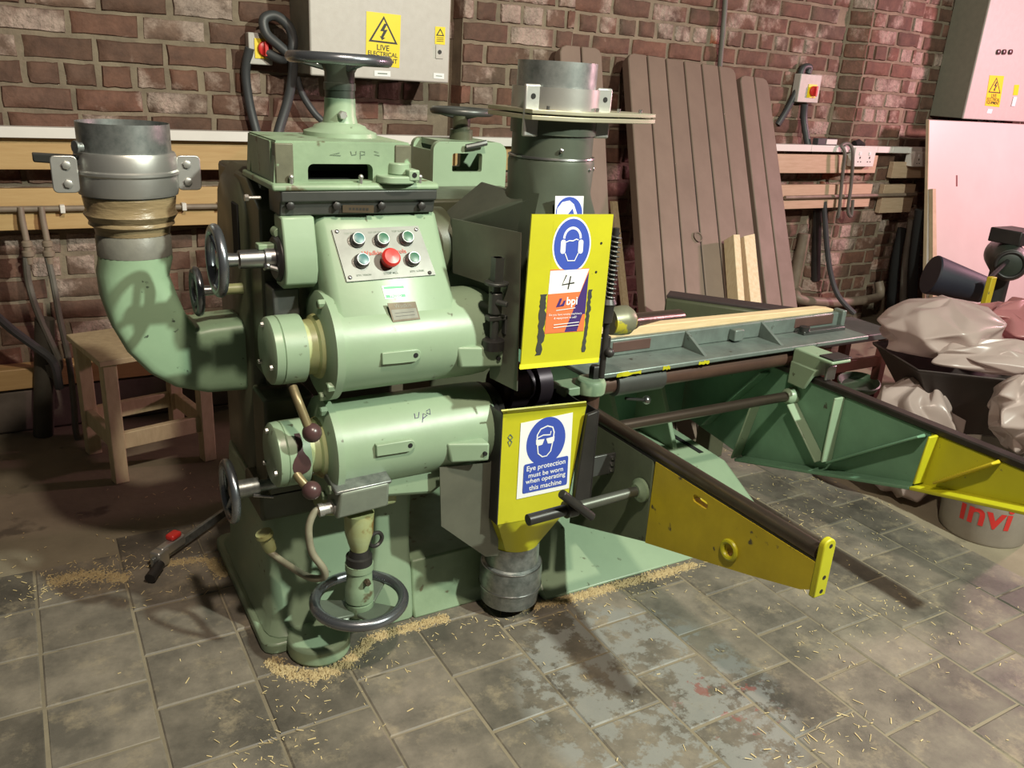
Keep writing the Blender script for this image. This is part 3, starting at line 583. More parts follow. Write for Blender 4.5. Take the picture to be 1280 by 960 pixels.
# ================================================================== THINGS LEANING AND LYING ABOUT
def panel(tl, tr, bl, br, Yt, Yb, n, label, th=0.055, hole=None):
    A, B = PY(*tl, Yt), PY(*tr, Yt); C, D = PY(*bl, Yb), PY(*br, Yb)
    C = A+(C-A)*((A.z-0.012)/(A.z-C.z)); D = B+(D-B)*((B.z-0.012)/(B.z-D.z))
    nrm = (B-A).cross(C-A).normalized(); nrm = -nrm if nrm.y < 0 else nrm
    root = empty('composite_panel', ((C.x+D.x)/2, (C.y+D.y)/2, 0), label, 'panel', 'brown composite panels leaning on the wall')
    for i in range(n):
        a, b = i/n, (i+1)/n; g = 0.0038/(B-A).length
        ga = 0 if i == 0 else g; gb = 0 if i == n-1 else g
        p = [A.lerp(B, a+ga), A.lerp(B, b-gb), C.lerp(D, b-gb), C.lerp(D, a+ga)]
        wv = (B-A).normalized(); dv = (C-A).normalized(); r = 0.035; loop = []
        if i == 0: loop += [p[0]+dv*r, p[0]+dv*r*.3+wv*r*.3, p[0]+wv*r]
        else: loop += [p[0]]
        if i == n-1: loop += [p[1]-wv*r, p[1]+dv*r*.3-wv*r*.3, p[1]+dv*r]
        else: loop += [p[1]]
        loop += [p[2], p[3]]
        MB().hexa(loop, [q+nrm*th for q in loop]).build('plank', PLANKM, root, bevel=0.005)
    MB().hexa([A.lerp(B, .02)+nrm*.012+(C-A)*.02, A.lerp(B, .98)+nrm*.012+(C-A)*.02, C.lerp(D, .98)+nrm*.012, C.lerp(D, .02)+nrm*.012],
              [A.lerp(B, .02)+nrm*(th-.004)+(C-A)*.02, A.lerp(B, .98)+nrm*(th-.004)+(C-A)*.02, C.lerp(D, .98)+nrm*(th-.004), C.lerp(D, .02)+nrm*(th-.004)]).build('groove_bed', BLACK, root)
    if hole:
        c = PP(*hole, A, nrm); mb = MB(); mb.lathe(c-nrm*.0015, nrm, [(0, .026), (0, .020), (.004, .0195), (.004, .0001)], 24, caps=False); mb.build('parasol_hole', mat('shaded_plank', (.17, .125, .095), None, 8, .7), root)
    return root, A, nrm
panel((700, 55), (752, 60), (716, 390), (767, 390), 3.385, 2.86, 2, 'narrow brown composite panel behind the galvanised extraction pipe')
_, PA, PN = panel((785, 65), (919, 85), (807, 390), (955, 393), 3.45, 2.70, 6, 'wide brown six-plank composite panel with round parasol hole', hole=(873, 296))
panel((925, 93), (960, 98), (960, 393), (998, 390), 3.46, 2.86, 2, 'narrow greyish two-plank composite panel nearest the isolator switch')
def lean(quad, off, th, name, label, m=PINEZ):   # timber resting on the wide panel
    A = PA-PN*off; P = [PP(x, y, A, PN) for x, y in quad]; d = (P[3]-P[0]).normalized(); e = (P[2]-P[1]).normalized()
    P[3] = P[0]+d*((P[0].z-.01)/-d.z); P[2] = P[1]+e*((P[1].z-.01)/-e.z)
    return tag(MB().hexa(P, [p+PN*th for p in P]).build(name, m, bevel=.002), label, 'timber', 'pine offcuts leaning on the composite panels')
lean([(917, 293), (925, 293), (932, 390), (924, 390)], .075, .07, 'timber_offcut', 'thick square pine offcut leaning on the wide panel')
lean([(930, 295), (943.5, 292), (953, 392), (940, 392)], .060, .055, 'timber_offcut', 'flat pale pine offcut with rebated edge beside thicker offcut')
q0, q1 = PY(769, 252, 3.28), PY(783, 380, 2.96); q1 = q0+(q1-q0)*((q0.z-.01)/(q0.z-q1.z))
tag(MB().hexa([q0+Vector(v) for v in ((-.018, 0, 0), (.014, 0, 0), (.014, .02, 0), (-.018, .02, 0))], [q1+Vector(v) for v in ((-.018, 0, 0), (.014, 0, 0), (.014, .02, 0), (-.018, .02, 0))]).build('timber_lath', PINEZ), 'thin pine lath standing behind the yellow upper guard', 'timber')
# white sheet
wt = PY(1162, 150, 3.275); wb = PZ(1156, 425, 0.012); dx = Vector((1.5, -0.02, 0))
ws = empty('white_sheet', wb, 'large white melamine sheet leaning against the end wall under cabinet', 'board')
MB().hexa([wt, wt+dx, wb+dx, wb], [p+Vector((0, .018, .003)) for p in (wt, wt+dx, wb+dx, wb)]).build('sheet_face', PANELW, ws, bevel=.002)
MB().hexa([wt+Vector((-.006, 0, 0)), wt, wb, wb+Vector((-.006, 0, 0))], [p+Vector((0, .02, .003)) for p in (wt+Vector((-.006, 0, 0)), wt, wb, wb+Vector((-.006, 0, 0)))]).build('raw_edge', CHIP, ws)
nn = dx.cross(wb-wt).normalized(); nn = -nn if nn.y > 0 else nn
A2 = wt+nn*.03; st = [PP(x, y, A2, nn) for x, y in ((1166, 236), (1170, 236), (1172, 380), (1166, 380))]; st[2] = st[1]+(st[2]-st[1])*((st[1].z-.012)/(st[1].z-st[2].z)); st[3] = st[0]+(st[3]-st[0])*((st[0].z-.012)/(st[0].z-st[3].z))
tag(MB().hexa(st, [p-nn*.026 for p in st]).build('timber_strip', CHIP, bevel=.001), 'slim raw timber strip leaning on front of white sheet', 'timber')
q = [PP(x, y, wt+nn*.0005, nn) for x, y in ((1195, 219), (1197, 219), (1197, 233), (1195, 233))]
MB().slab(q, .0006).build('printed_mark', REDWOOD, ws)

# wooden stool
st = empty('wooden_stool', (0.3, 3.05, 0), 'rough bare timber stool standing against the wall behind elbow duct', 'stool')
R = Matrix.Translation((0.172, 2.885, 0)) @ Matrix.Rotation(math.radians(12), 4, 'Z')
def rb_(fn):
    mb = MB(); mb.M = R; fn(mb); return mb
W_, D_, Hs, lg = 0.36, 0.335, 0.455, 0.046
rb_(lambda m: m.box(-.012, W_+.012, -.012, D_+.012, Hs-.02, Hs)).build('seat', STOOLM, st, bevel=.003)
for lx in (0, W_-lg):
    for ly in (0, D_-lg): rb_(lambda m: m.box(lx, lx+lg, ly, ly+lg, 0.0, Hs-.02)).build('leg', STOOLM, st, bevel=.003)
for z0 in (0.12,):
    rb_(lambda m: m.box(lg, W_-lg, .01, .035, z0, z0+.06)).build('stretcher', STOOLM, st, bevel=.003)
    rb_(lambda m: m.box(lg, W_-lg, D_-.035, D_-.01, z0, z0+.06)).build('stretcher', STOOLM, st, bevel=.003)
    for lx in (.008, W_-.034): rb_(lambda m: m.box(lx, lx+.026, lg, D_-lg, z0, z0+.06)).build('stretcher', STOOLM, st, bevel=.003)

# sash clamp lying on the floor
c0, c1_ = PZ(190, 705, .03), PZ(282, 640, .03); d = (c1_-c0).normalized(); sd = Vector((-d.y, d.x, 0)); up = Vector((0, 0, 1))
cl = empty('sash_clamp', (c0.x, c0.y, 0), 'grey bar clamp with red trigger lying on the floor tiles', 'clamp')
def obx(p, d, s, u, a, b, c, e, f, g): return [p+d*x+s*y+u*z for z in (f, g) for x, y in ((a, c), (b, c), (b, e), (a, e))]
def ob(mb, *k):
    q = obx(*k); mb.hexa(q[:4], q[4:]); return mb
ob(MB(), c0, d, sd, up, .0, .50, -.006, .006, -.012, .016).build('bar', GALV, cl, bevel=.002)
ob(ob(MB(), c0, d, sd, up, .01, .055, -.018, .018, -.024, .030), c0, d, sd, up, .03, .13, -.014, .014, .0, .034).build('sliding_head', ALU, cl, bevel=.006)
ob(MB(), c0, d, sd, up, .075, .115, -.015, .015, .034, .052).build('trigger', RED, cl, bevel=.006)
MB().cyl(c0+d*.01-sd*.02, c0-d*.05-sd*.035-up*.01, .014, .016, 12).build('pad', BLACK, cl)

# ---- right-hand clutter: barrow with bags, bucket, bench, grinder
def bag(name, c, rad, seed, m, label, amp=.22, rot=0, low=None):
    # slack film: a coarse cage with random pulls, partly creased, then subdivided
    N, K = 17, 9; c = Vector(c); vs = []; fs = []; rr = random.Random(seed); cr, sr = math.cos(rot), math.sin(rot)
    for j in range(K+1):
        th = math.pi*j/K
        for i in range(N if 0 < j < K else 1):
            ph = 2*math.pi*(i+(.5 if j % 2 else 0))/N; n = Vector((math.sin(th)*math.cos(ph), math.sin(th)*math.sin(ph), math.cos(th)))
            k = 1+amp*rr.uniform(-1, .55)*(1 if j not in (0, K) else .2)
            x, y, z = n.x*rad[0]*k, n.y*rad[1]*k, n.z*rad[2]*(1+amp*rr.uniform(-.6, .5))
            p = c+Vector((x*cr-y*sr, x*sr+y*cr, z))
            if low is not None: p.z = max(p.z, low)
            vs.append(p)
    ix = lambda j, i: 0 if j == 0 else (1+(K-1)*N if j == K else 1+(j-1)*N+i % N)
    for i in range(N):
        fs.append((0, ix(1, i), ix(1, i+1))); fs.append((ix(K, 0), ix(K-1, i+1), ix(K-1, i)))
        for j in range(1, K-1):
            a_, b_, c_, d_ = ix(j, i), ix(j+1, i), ix(j+1, i+1), ix(j, i+1)
            fs += [(a_, b_, d_), (b_, c_, d_)] if rr.random() < .5 else [(a_, b_, c_), (a_, c_, d_)]
    mb = MB(); mb.add(vs, fs); o = mb.build(name, m, smooth=180); me = o.data
    at = me.attributes.new('crease_edge', 'FLOAT', 'EDGE'); at.data.foreach_set('value', [rr.choice((0, .25, .55, .8)) for _ in me.edges])
    md = o.modifiers.new('film', 'SUBSURF'); md.levels = md.render_levels = 3
    return tag(o, label, 'bag', 'polythene bags in and under the barrow')
rim = [PZ(1094, 430, .52), PZ(1150, 464, .52), PZ(1430, 494, .52), PZ(1310, 400, .52)]
cen = sum(rim, Vector())/4; wbr = empty('wheelbarrow', (cen.x, cen.y, 0), 'black wheelbarrow tray heaped with polythene bags beyond the rail', 'wheelbarrow')
def ring(k, z): return [Vector((cen.x+(p.x-cen.x)*k, cen.y+(p.y-cen.y)*k, z)) for p in rim]
MB().loft([ring(.52, .22), ring(.98, .505), ring(1.03, .52), ring(1.03, .53), ring(.96, .515), ring(.50, .235)], True).build('tray', mat('black_barrow_steel', (.03, .022, .022), (.05, .035, .03), 7, .5, metal=.2, bump=.1), wbr, bevel=.012)
for k in (0, 1): MB().tube([ring(.5, .22)[k], ring(.62, .10)[k], ring(.62, .012)[k]], .014, 8).build('leg', REDWOOD, wbr)
MB().torus(ring(.9, .14)[3], (.5, .8, 0), .11, .03).build('wheel', BLACK, wbr)
b0 = PZ(1165, 418, .60); bag('polythene_bag', (b0.x+.10, b0.y+.02, .60), (.29, .22, .12), 1, BAGM, 'big cloudy polythene bag bulging over the barrow rim', .20, .2, .535)
b0 = PZ(1265, 415, .56); bag('polythene_bag', (b0.x+.05, b0.y, .585), (.27, .20, .10), 5, BAGP, 'crumpled pink polythene bag on the barrow behind the cloudy one', .42, .0, .535)
b0 = PZ(1230, 455, .56); bag('polythene_bag', (b0.x+.12, b0.y-.02, .565), (.30, .12, .07), 8, BAGM, 'flattened pale polythene bag hanging over near barrow rim', .35, -.6, .53)
b0 = PZ(1205, 560, .22); bag('polythene_bag', (2.78, 1.70, .22), (.22, .19, .24), 12, BAGM, 'cloudy polythene sack standing on the floor under barrow', .3, .4, .008)
bag('polythene_bag', (2.86, 1.36, .45), (.14, .13, .13), 17, BAGM, 'twisted clear polythene bag end sticking up beside the barrow', .4, .4)
# bucket
bc = PZ(1245, 688); bx, by = bc.x+.10, bc.y+.115
bk = empty('bucket', (bx, by, 0), 'white plastic bucket with red lettering below the yellow rail arm', 'bucket')
prof = [(0, .001), (0, .135), (.01, .140), (.27, .163), (.275, .17), (.29, .17), (.29, .158), (.02, .134), (.02, .001)]
MB().lathe((bx, by, 0), (0, 0, 1), prof, 40, caps=False).build('pail', BUCKETM, bk)
vs, fs, TW, TH = glyphs('invi', .02); a0 = math.atan2(-by, -bx); mb = MB(); scl = .085/TH
def onb(x, y):
    z = .115+y*scl; r = .140+(z-.01)*.0885+.0012; an = a0+.02+(x*scl)/.15; return (bx+r*math.cos(an), by+r*math.sin(an), z)
mb.add([onb(x, y) for x, y in vs], fs); mb.build('lettering', RED, bk, smooth=80)
mb = MB(); mb.tube([(bx+.155*math.cos(a0-1.25+i*.07), by+.155*math.sin(a0-1.25+i*.07), .17+.05*math.sin(i*.25)) for i in range(14)], .002, 6); mb.build('wire_handle', BLACK, bk)
# red-brown bench
bn = empty('low_bench', (3.25, 2.42, 0), 'low bench with dark top and red-brown legs behind the table end', 'bench')
MB().box(2.90, 3.38, 2.24, 2.50, .40, .43).build('bench_top', DARKTOP, bn, bevel=.004)
for x, y in ((2.92, 2.26), (3.32, 2.26), (2.92, 2.46), (3.32, 2.46)): MB().box(x, x+.04, y-.01, y+.03, 0, .40).build('leg', REDWOOD, bn, bevel=.003)
MB().box(2.96, 3.32, 2.265, 2.285, .26, .31).build('rail', REDWOOD, bn, bevel=.003)
tag(MB().lathe(PZ(1072, 484, .16), (-.15, -.1, 1), [(0, .03), (.004, .085), (.03, .095), (.034, .09), (.01, .07), (.008, .001)], 24, caps=False).build('green_bowl', MIDG), 'shallow green bowl beneath bench end behind the far rail', 'bowl')
tag(MB().cyl((PZ(1072, 484, .16)), (PZ(1072, 484, .16).x, PZ(1072, 484, .16).y, 0), .05, .07, 16).build('upturned_pot', REDWOOD), 'dark red upturned pot standing under the green bowl', 'pot')
# black tub lying on the bags
r0, r1 = PY(1163, 343, 2.30), PY(1228, 362, 2.16)
tag(MB().lathe(r0, r1-r0, [(0, .001), (0, .088), (.006, .092), ((r1-r0).length, .062), ((r1-r0).length, .055), (.02, .085)], 28, caps=False).build('black_tub', BLUEBLK), 'blue-black plastic tub lying tipped over on the bags', 'tub')
p = PY(1234, 358, 2.08); tag(MB().box(p.x-.012, p.x+.026, 2.06, 2.085, 0, p.z+.045).build('timber_stake', YEL2, bevel=.003), 'yellow-painted timber stake standing behind the tipped black tub', 'timber')
# pedestal grinder
g = PY(1262, 330, 2.25); gr = empty('pedestal_grinder', (g.x+.12, 2.35, 0), 'dark green pedestal grinder motor at picture edge before the white sheet', 'grinder')
ax = Vector((.75, .55, 0)).normalized()
MB().lathe(g-ax*.03, ax, [(0, .001), (0, .05), (.01, .072), (.03, .075), (.05, .088), (.34, .088), (.37, .06)], 28).build('motor', mat('black_green_enamel', (.022, .03, .022), (.03, .038, .03), 8, .4), gr)
MB().torus(g-ax*.03, ax, .062, .009).build('end_ring', BLACK, gr)
MB().box(g.x+.02, g.x+.2, 2.24, 2.40, g.z+.085, g.z+.155).build('switch_box', BLACK, gr, bevel=.006)
MB().tube([g-ax*.02+Vector((-.03, 0, .02)), PY(1235, 350, 2.2), PY(1222, 365, 2.2)], .010, 8, sm=6).build('cable', BLACK, gr)
MB().cyl((g.x+.14, 2.36, 0), (g.x+.14, 2.36, g.z-.05), .06, .05, 18).build('pedestal', BLACK, gr); MB().box(g.x-.02, g.x+.30, 2.2, 2.52, 0, .03).build('foot_plate', BLACK, gr, bevel=.006)

# ================================================================== THE TENONER
T = empty('tenoning_machine', (1.1, 2.0, 0), 'big pale green tenoning machine with sliding table, handwheels and yellow guards', 'machine')
def arc(cx, cy, r, a0, a1, n=8): return [(cx+r*math.cos(math.radians(a0+(a1-a0)*i/n)), cy+r*math.sin(math.radians(a0+(a1-a0)*i/n))) for i in range(n+1)]
def rrect(x0, x1, y0, y1, r, n=4): return arc(x1-r, y1-r, r, 0, 90, n)+arc(x0+r, y1-r, r, 90, 180, n)+arc(x0+r, y0+r, r, 180, 270, n)+arc(x1-r, y0+r, r, 270, 360, n)
# ---- base
bl = rrect(.395, .80, 1.762, 2.36, .035, 3)
mb = MB(); mb.prism(bl, 'Z', 0.0, .032)
def rl(x0, x1, y0, y1, r, z): return [Vector((x, y, z)) for x, y in rrect(x0, x1, y0, y1, r, 3)]
mb.loft([rl(.408, .795, 1.775, 2.35, .05, .03), rl(.425, .79, 1.80, 2.33, .06, .06), rl(.430, .785, 1.83, 2.31, .05, .25), rl(.434, .78, 1.87, 2.30, .05, .38)])
base = mb.build('base_casting', GREEN, T, bevel=.006)
MB().prism(arc(.527, 1.742, .078, 150, 390, 20)+[(.60, 1.80), (.455, 1.80)], 'Z', 0, .05).build('foot_lobe', GREEN, base, bevel=.012, seg=3)
MB().loft([rl(.665, .80, 1.755, 1.90, .02, .0), rl(.675, .795, 1.765, 1.90, .02, .15), rl(.69, .79, 1.775, 1.90, .012, .22), rl(.69, .79, 1.775, 1.90, .012, .43)]).build('front_pillar', GREEN, base, bevel=.006)
MB().prism([(1.750, 0), (1.765, .035), (1.775, .17), (2.30, .17), (2.30, 0)], 'X', .795, 1.20).build('centre_plinth', GREEN2, base, bevel=.006)
X1, X2 = 1.32, 2.20
MB().hexa([(1.16, 1.663, 0), (2.10, 1.655, 0), (2.14, 2.34, 0), (1.16, 2.34, 0)], [(1.19, 1.93, .17), (2.07, 1.92, .17), (2.10, 2.32, .17), (1.19, 2.32, .17)]).build('right_plinth', GREEN, base, bevel=.012, seg=3)
sa, sb = PZ(773, 503, .171), PZ(877, 566, .171); MB().hexa([sa+Vector((-.01, 0, 0)), sa+Vector((.01, 0, 0)), sb+Vector((.01, 0, 0)), sb+Vector((-.01, 0, 0))], [p_+Vector((0, 0, .0015)) for p_ in (sa+Vector((-.01, 0, 0)), sa+Vector((.01, 0, 0)), sb+Vector((.01, 0, 0)), sb+Vector((-.01, 0, 0)))]).build('bed_slot', VOID, base)
MB().box(1.22, 2.19, 2.30, 2.335, .15, .57).build('bed_back_web', MIDG, base, bevel=.004)
for xb in (1.45, 1.72, 1.95): MB().hexa([(xb, 2.06, .168), (xb+.02, 2.06, .168), (xb+.02, 2.305, .168), (xb, 2.305, .168)], [(xb, 2.27, .55), (xb+.02, 2.27, .55), (xb+.02, 2.305, .55), (xb, 2.305, .55)]).build('bed_rib', GREEN, base, bevel=.004)
# ---- column and covers
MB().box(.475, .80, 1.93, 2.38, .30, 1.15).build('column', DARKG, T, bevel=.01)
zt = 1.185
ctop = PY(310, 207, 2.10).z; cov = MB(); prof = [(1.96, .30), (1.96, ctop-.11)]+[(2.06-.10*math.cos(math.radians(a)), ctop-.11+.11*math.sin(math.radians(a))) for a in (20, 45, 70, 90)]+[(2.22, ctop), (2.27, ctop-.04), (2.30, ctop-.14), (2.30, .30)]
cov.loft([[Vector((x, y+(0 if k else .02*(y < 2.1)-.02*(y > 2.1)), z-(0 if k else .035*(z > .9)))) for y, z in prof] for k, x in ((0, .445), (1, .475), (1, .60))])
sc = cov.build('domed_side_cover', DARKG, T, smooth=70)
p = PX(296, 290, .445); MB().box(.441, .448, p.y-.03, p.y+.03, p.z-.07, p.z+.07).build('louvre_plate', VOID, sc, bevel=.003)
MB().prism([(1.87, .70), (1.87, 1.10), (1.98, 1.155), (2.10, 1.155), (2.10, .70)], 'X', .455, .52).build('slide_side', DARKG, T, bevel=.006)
a = PY(345, 400, 1.80); MB().box(a.x-.005, a.x+.055, 1.80, 1.90, a.z-.01, a.z+.07).build('slide_block', GREY, T, bevel=.004)
# ---- upper slide bar and ledge
led = MB().prism([(1.755, 1.152), (1.755, 1.162), (1.762, 1.167), (2.02, 1.167), (2.02, 1.152)], 'X', .457, .835).build('top_ledge', GREEN2, T, bevel=.004)
bar = MB().prism([(1.776, 1.098), (1.770, 1.126), (1.760, 1.129), (1.758, 1.152), (1.86, 1.152), (1.86, 1.098)], 'X', .475, .832).build('slide_bar', GREY, T, bevel=.003)
for px in (362, 420, 476, 526):
    p = PY(px, 257, 1.77); MB().bolt(p, (0, -1, 0), .0095, .008).build('bolt', BLACK, bar)
for px in (361, 447, 520):
    p = PY(px, 236, 1.785); mb = MB(); mb.cyl((p.x, 1.764, 1.165), (p.x, 1.764, 1.176), .004, None, 8); mb.sphere((p.x, 1.764, 1.180), .006, 10, 6); mb.build('grease_nipple', ALU, led)
p = PX(325, 247, .455); mb = MB(); mb.cyl((.457, p.y, p.z), (.425, p.y, p.z), .004, None, 8); mb.lathe((.430, p.y, p.z), (-1, 0, 0), [(0, .008), (.008, .008)], 6); mb.build('side_bolt', ALU, T)
q = [PY(428, 256, 1.768), PY(467, 256.5, 1.768), PY(467, 266, 1.768), PY(428, 265.5, 1.768)]; s = Sign(*q, th=.0018); [s.stroke([(u_, .5), (u_+.07, .5)], .07, 1) for u_ in (.2, .31, .42, .53, .64, .75)]; s.build('brass_name_plate', [BRASSM, SGNK], bar, smooth=10)
# ---- top casting with window
YT = 1.775; x0, x1 = PY(345, 210, YT).x, PY(512, 210, YT).x; z0 = 1.166; z1 = PY(430, 179, YT).z
wx0, wx1 = PY(385, 220, YT).x, PY(466, 220, YT).x; wz1 = PY(425, 205, YT).z
top = MB()
outer = [(x0-.006, z0), (x1+.006, z0), (x1, z1), (x0, z1)]
hole = [(wx0, z0+.004), (wx1, z0+.004)]+arc(wx1-.012, wz1-.012, .012, 0, 90, 4)+arc(wx0+.012, wz1-.012, .012, 90, 180, 4)
top.prism(outer, 'Y', YT, YT+.03, [hole]); tcs = top
tcs.prism(outer, 'Y', YT+.20, YT+.23); tcs.box(x0-.004, x0+.02, YT+.03, YT+.20, z0, z1); tcs.box(x1-.02, x1+.004, YT+.03, YT+.20, z0, z1); tcs.box(x0+.002, x1-.002, YT+.003, YT+.227, z1-.010, z1+.003)
tc_ = tcs.build('top_casting', GREEN2, T, smooth=20)
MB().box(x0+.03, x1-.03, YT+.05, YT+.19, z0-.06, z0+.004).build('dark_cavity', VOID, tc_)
for xx in (x0-.002, x1-.036):
    MB().box(xx, xx+.038, YT-.004, YT+.02, z0, z1-.002).build('corner_pad', mat('bare_corner_iron', (.15, .15, .10), (.09, .09, .06), 18, .5, metal=.2, speck=(.27, .42, .26), speck_amt=.35, speck_scale=26), tc_, bevel=.002)
s = Sign(PY(412, 186, YT-.0008), PY(480, 186, YT-.0008), PY(480, 200, YT-.0008), PY(412, 200, YT-.0008), th=.0003, back=False)
s.stroke([(.18, .35), (.0, .55), (.2, .6)], .012, 1); s.stroke([(.38, .2), (.40, .55), (.48, .5), (.48, .2)], .012, 1); s.stroke([(.56, .9), (.56, .2), (.64, .25), (.64, .5), (.56, .55)], .012, 1); s.stroke([(.82, .2), (.90, .3), (.82, .5), (.92, .6)], .012, 1)
s.build('pencil_marks', [GREEN2, PEN], tc_, smooth=10)
AXY = YT+.165; axx = PY(425, 150, AXY).x
MB().lathe((axx, AXY, z1), (0, 0, 1), [(0, .085), (.012, .083), (.020, .062), (.026, .058), (.032, .040), (.050, .036), (.085, .035), (.088, .030)], 32).build('spindle_boss', GREEN, tc_)
p = PY(428, 144, AXY-.04); MB().bolt((p.x, AXY-.034, p.z), (0, -1, 0), .010, .012).build('grub_screw', ALU, tc_)
zw = PY(425, 74, AXY).z
def handwheel(c, ax, R, r, hub, label=None, spokes=3, rot=0.0, hubm=STEEL, rimm=WHEELM, boss=.30, web=None):
    c = Vector(c); ax = Vector(ax).normalized(); a = ax.orthogonal().normalized(); b = ax.cross(a)
    h = MB().torus(c, ax, R, r, 48, 12).build('handwheel', rimm, T, label=label)
    for i in range(spokes):
        an = rot+2*math.pi*i/spokes; d = a*math.cos(an)+b*math.sin(an)
        if web:
            tn = ax.cross(d); q_ = [c-ax*R*.16+d*R*.2-tn*R*.30, c-ax*R*.05+d*R*.92-tn*R*.42, c-ax*R*.03+d*R*1.0, c-ax*R*.05+d*R*.92+tn*R*.42, c-ax*R*.16+d*R*.2+tn*R*.30]
            MB().hexa(q_, [p_-ax*.008 for p_ in q_]).build('spoke', web, h, bevel=.003); continue
        MB().tube([c-ax*R*.18+d*R*.16, c-ax*R*.10+d*R*.55, c+d*R*.97], r*.75, 8, sm=4).build('spoke', rimm, h)
    MB().lathe(c-ax*(R*.18+hub), ax, [(0, R*boss*.8), (hub*.4, R*boss*.85), (hub, R*boss), (hub+R*.16, R*boss), (hub+R*.2, R*boss*.7)], 22).build('hub', hubm, h)
    return h
hw = handwheel((axx, AXY, zw), (0, 0, 1), .107, .0125, .0)
MB().lathe((axx, AXY, z1+.082), (0, 0, 1), [(0, .034), (.020, .034), (.021, .036), (.036, .036), (.037, .034), (zw-z1-.110, .034), (zw-z1-.088, .046), (zw-z1-.08, .05)], 26).build('spindle_collar', mat('dark_green_spindle', (.06, .075, .055), (.04, .05, .04), 9, .4, metal=.2), T)
# small fitting on the ledge
p = PY(495, 228, 1.78); mb = MB(); mb.prism(rrect(p.x-.05, p.x+.04, 1.735, 1.80, .03), 'Z', 1.167, 1.184); mb.cyl((p.x+.005, 1.78, 1.184), (p.x+.005, 1.78, 1.210), .026, .025, 20); mb.box(p.x+.012, p.x+.038, 1.735, 1.775, 1.174, 1.198); mb.build('locking_boss', GREEN, T, bevel=.003)
MB().cyl((p.x+.025, 1.7345, 1.187), (p.x+.025, 1.738, 1.187), .006, None, 12).build('bolt_hole', VOID, T)

# ---- upper cutter head with motor
MY, MZ, MR = 1.735, .816, .109
head = MB(); hp = [(1.93, 1.098), (1.80, 1.098), (1.785, 1.092), (1.772, 1.072), (1.664, .90), (1.640, .83), (1.80, .75), (1.93, .80)]
n = len(hp); ringsx = [(.552, .03, -.006), (.560, .012, -.002), (.575, 0, 0), (.83, 0, 0), (.845, .012, -.002), (.852, .03, -.006)]
head.loft([[Vector((x, y+(dy if y < 1.9 else 0), z+(dz if z > 1 else 0))) for y, z in hp] for x, dy, dz in ringsx])
um = head.build('upper_head_casting', GREEN, T, bevel=.010, smooth=50, seg=3)
MB().prism([(1.82, 1.098), (1.762, 1.098), (1.752, 1.06), (1.742, 1.02), (1.738, .985), (1.748, .955), (1.77, .942), (1.82, .942)], 'X', .474, .545).build('slide_cheek', GREEN, um, bevel=.004)
xl, xr = .535, .955
MB().lathe((xl, MY, MZ), (1, 0, 0), [(0, MR*.99), (.008, MR+.014), (.026, MR+.014), (.030, MR), (xr-xl-.05, MR), (xr-xl-.02, MR*.97), (xr-xl, MR*.90)], 44).build('upper_motor', GREEN, T)
up_m = T.children[-1] if False else None
def capset(z, st):
    m = MB().lathe((xl-.038, MY, z), (1, 0, 0), [(0, .060), (.026, .062), (.030, .070), (.039, .074)], 36).build('motor_neck', CREAM, T)
    c = MB().lathe((xl-.112, MY, z), (1, 0, 0), [(0, .066), (.006, .074), (.022, .076), (.024, .0735), (.026, .076), (.074, .076), (.076, .070)], 36).build('motor_end_cap', GREEN if st else GREEN, T)
    for an in (200, 320, 80): MB().bolt((xl-.112, MY+.058*math.cos(math.radians(an)), z+.058*math.sin(math.radians(an))), (-1, 0, 0), .006, .006).build('screw', ALU, c)
    for an in (110, 215, 250, 330): MB().bolt((xl+.008, MY+(MR+.004)*math.cos(math.radians(an)), z+(MR+.004)*math.sin(math.radians(an))), (-1, 0, 0), .011, .014).build('flange_bolt', GREEN2, m)
    return c
cap1 = capset(MZ, 1); MZ2 = .568; cap2 = capset(MZ2, 0)
lm = MB().lathe((xl, MY, MZ2), (1, 0, 0), [(0, MR*.99), (.008, MR+.012), (.024, MR+.012), (.028, MR-.003), (xr-xl-.05, MR-.004), (xr-xl, MR-.006)], 44).build('lower_motor', GREEN, T)
MB().lathe((xr, MY, MZ2), (1, 0, 0), [(0, .095), (.012, .102), (.02, .09), (.032, .098), (.04, .08)], 32).build('lower_motor_collar', BLACK, T)
MB().lathe((xr, MY, MZ), (1, 0, 0), [(0, .09), (.02, .085), (.05, .06)], 32).build('upper_motor_collar', DARKG, T)
MB().prism([(.58, MZ2-.07), (.64, MZ2-.128), (.80, MZ2-.15), (.87, MZ2-.105), (.935, MZ2-.03)], 'Y', 1.672, 1.84).build('motor_belly', GREEN, lm, bevel=.012)
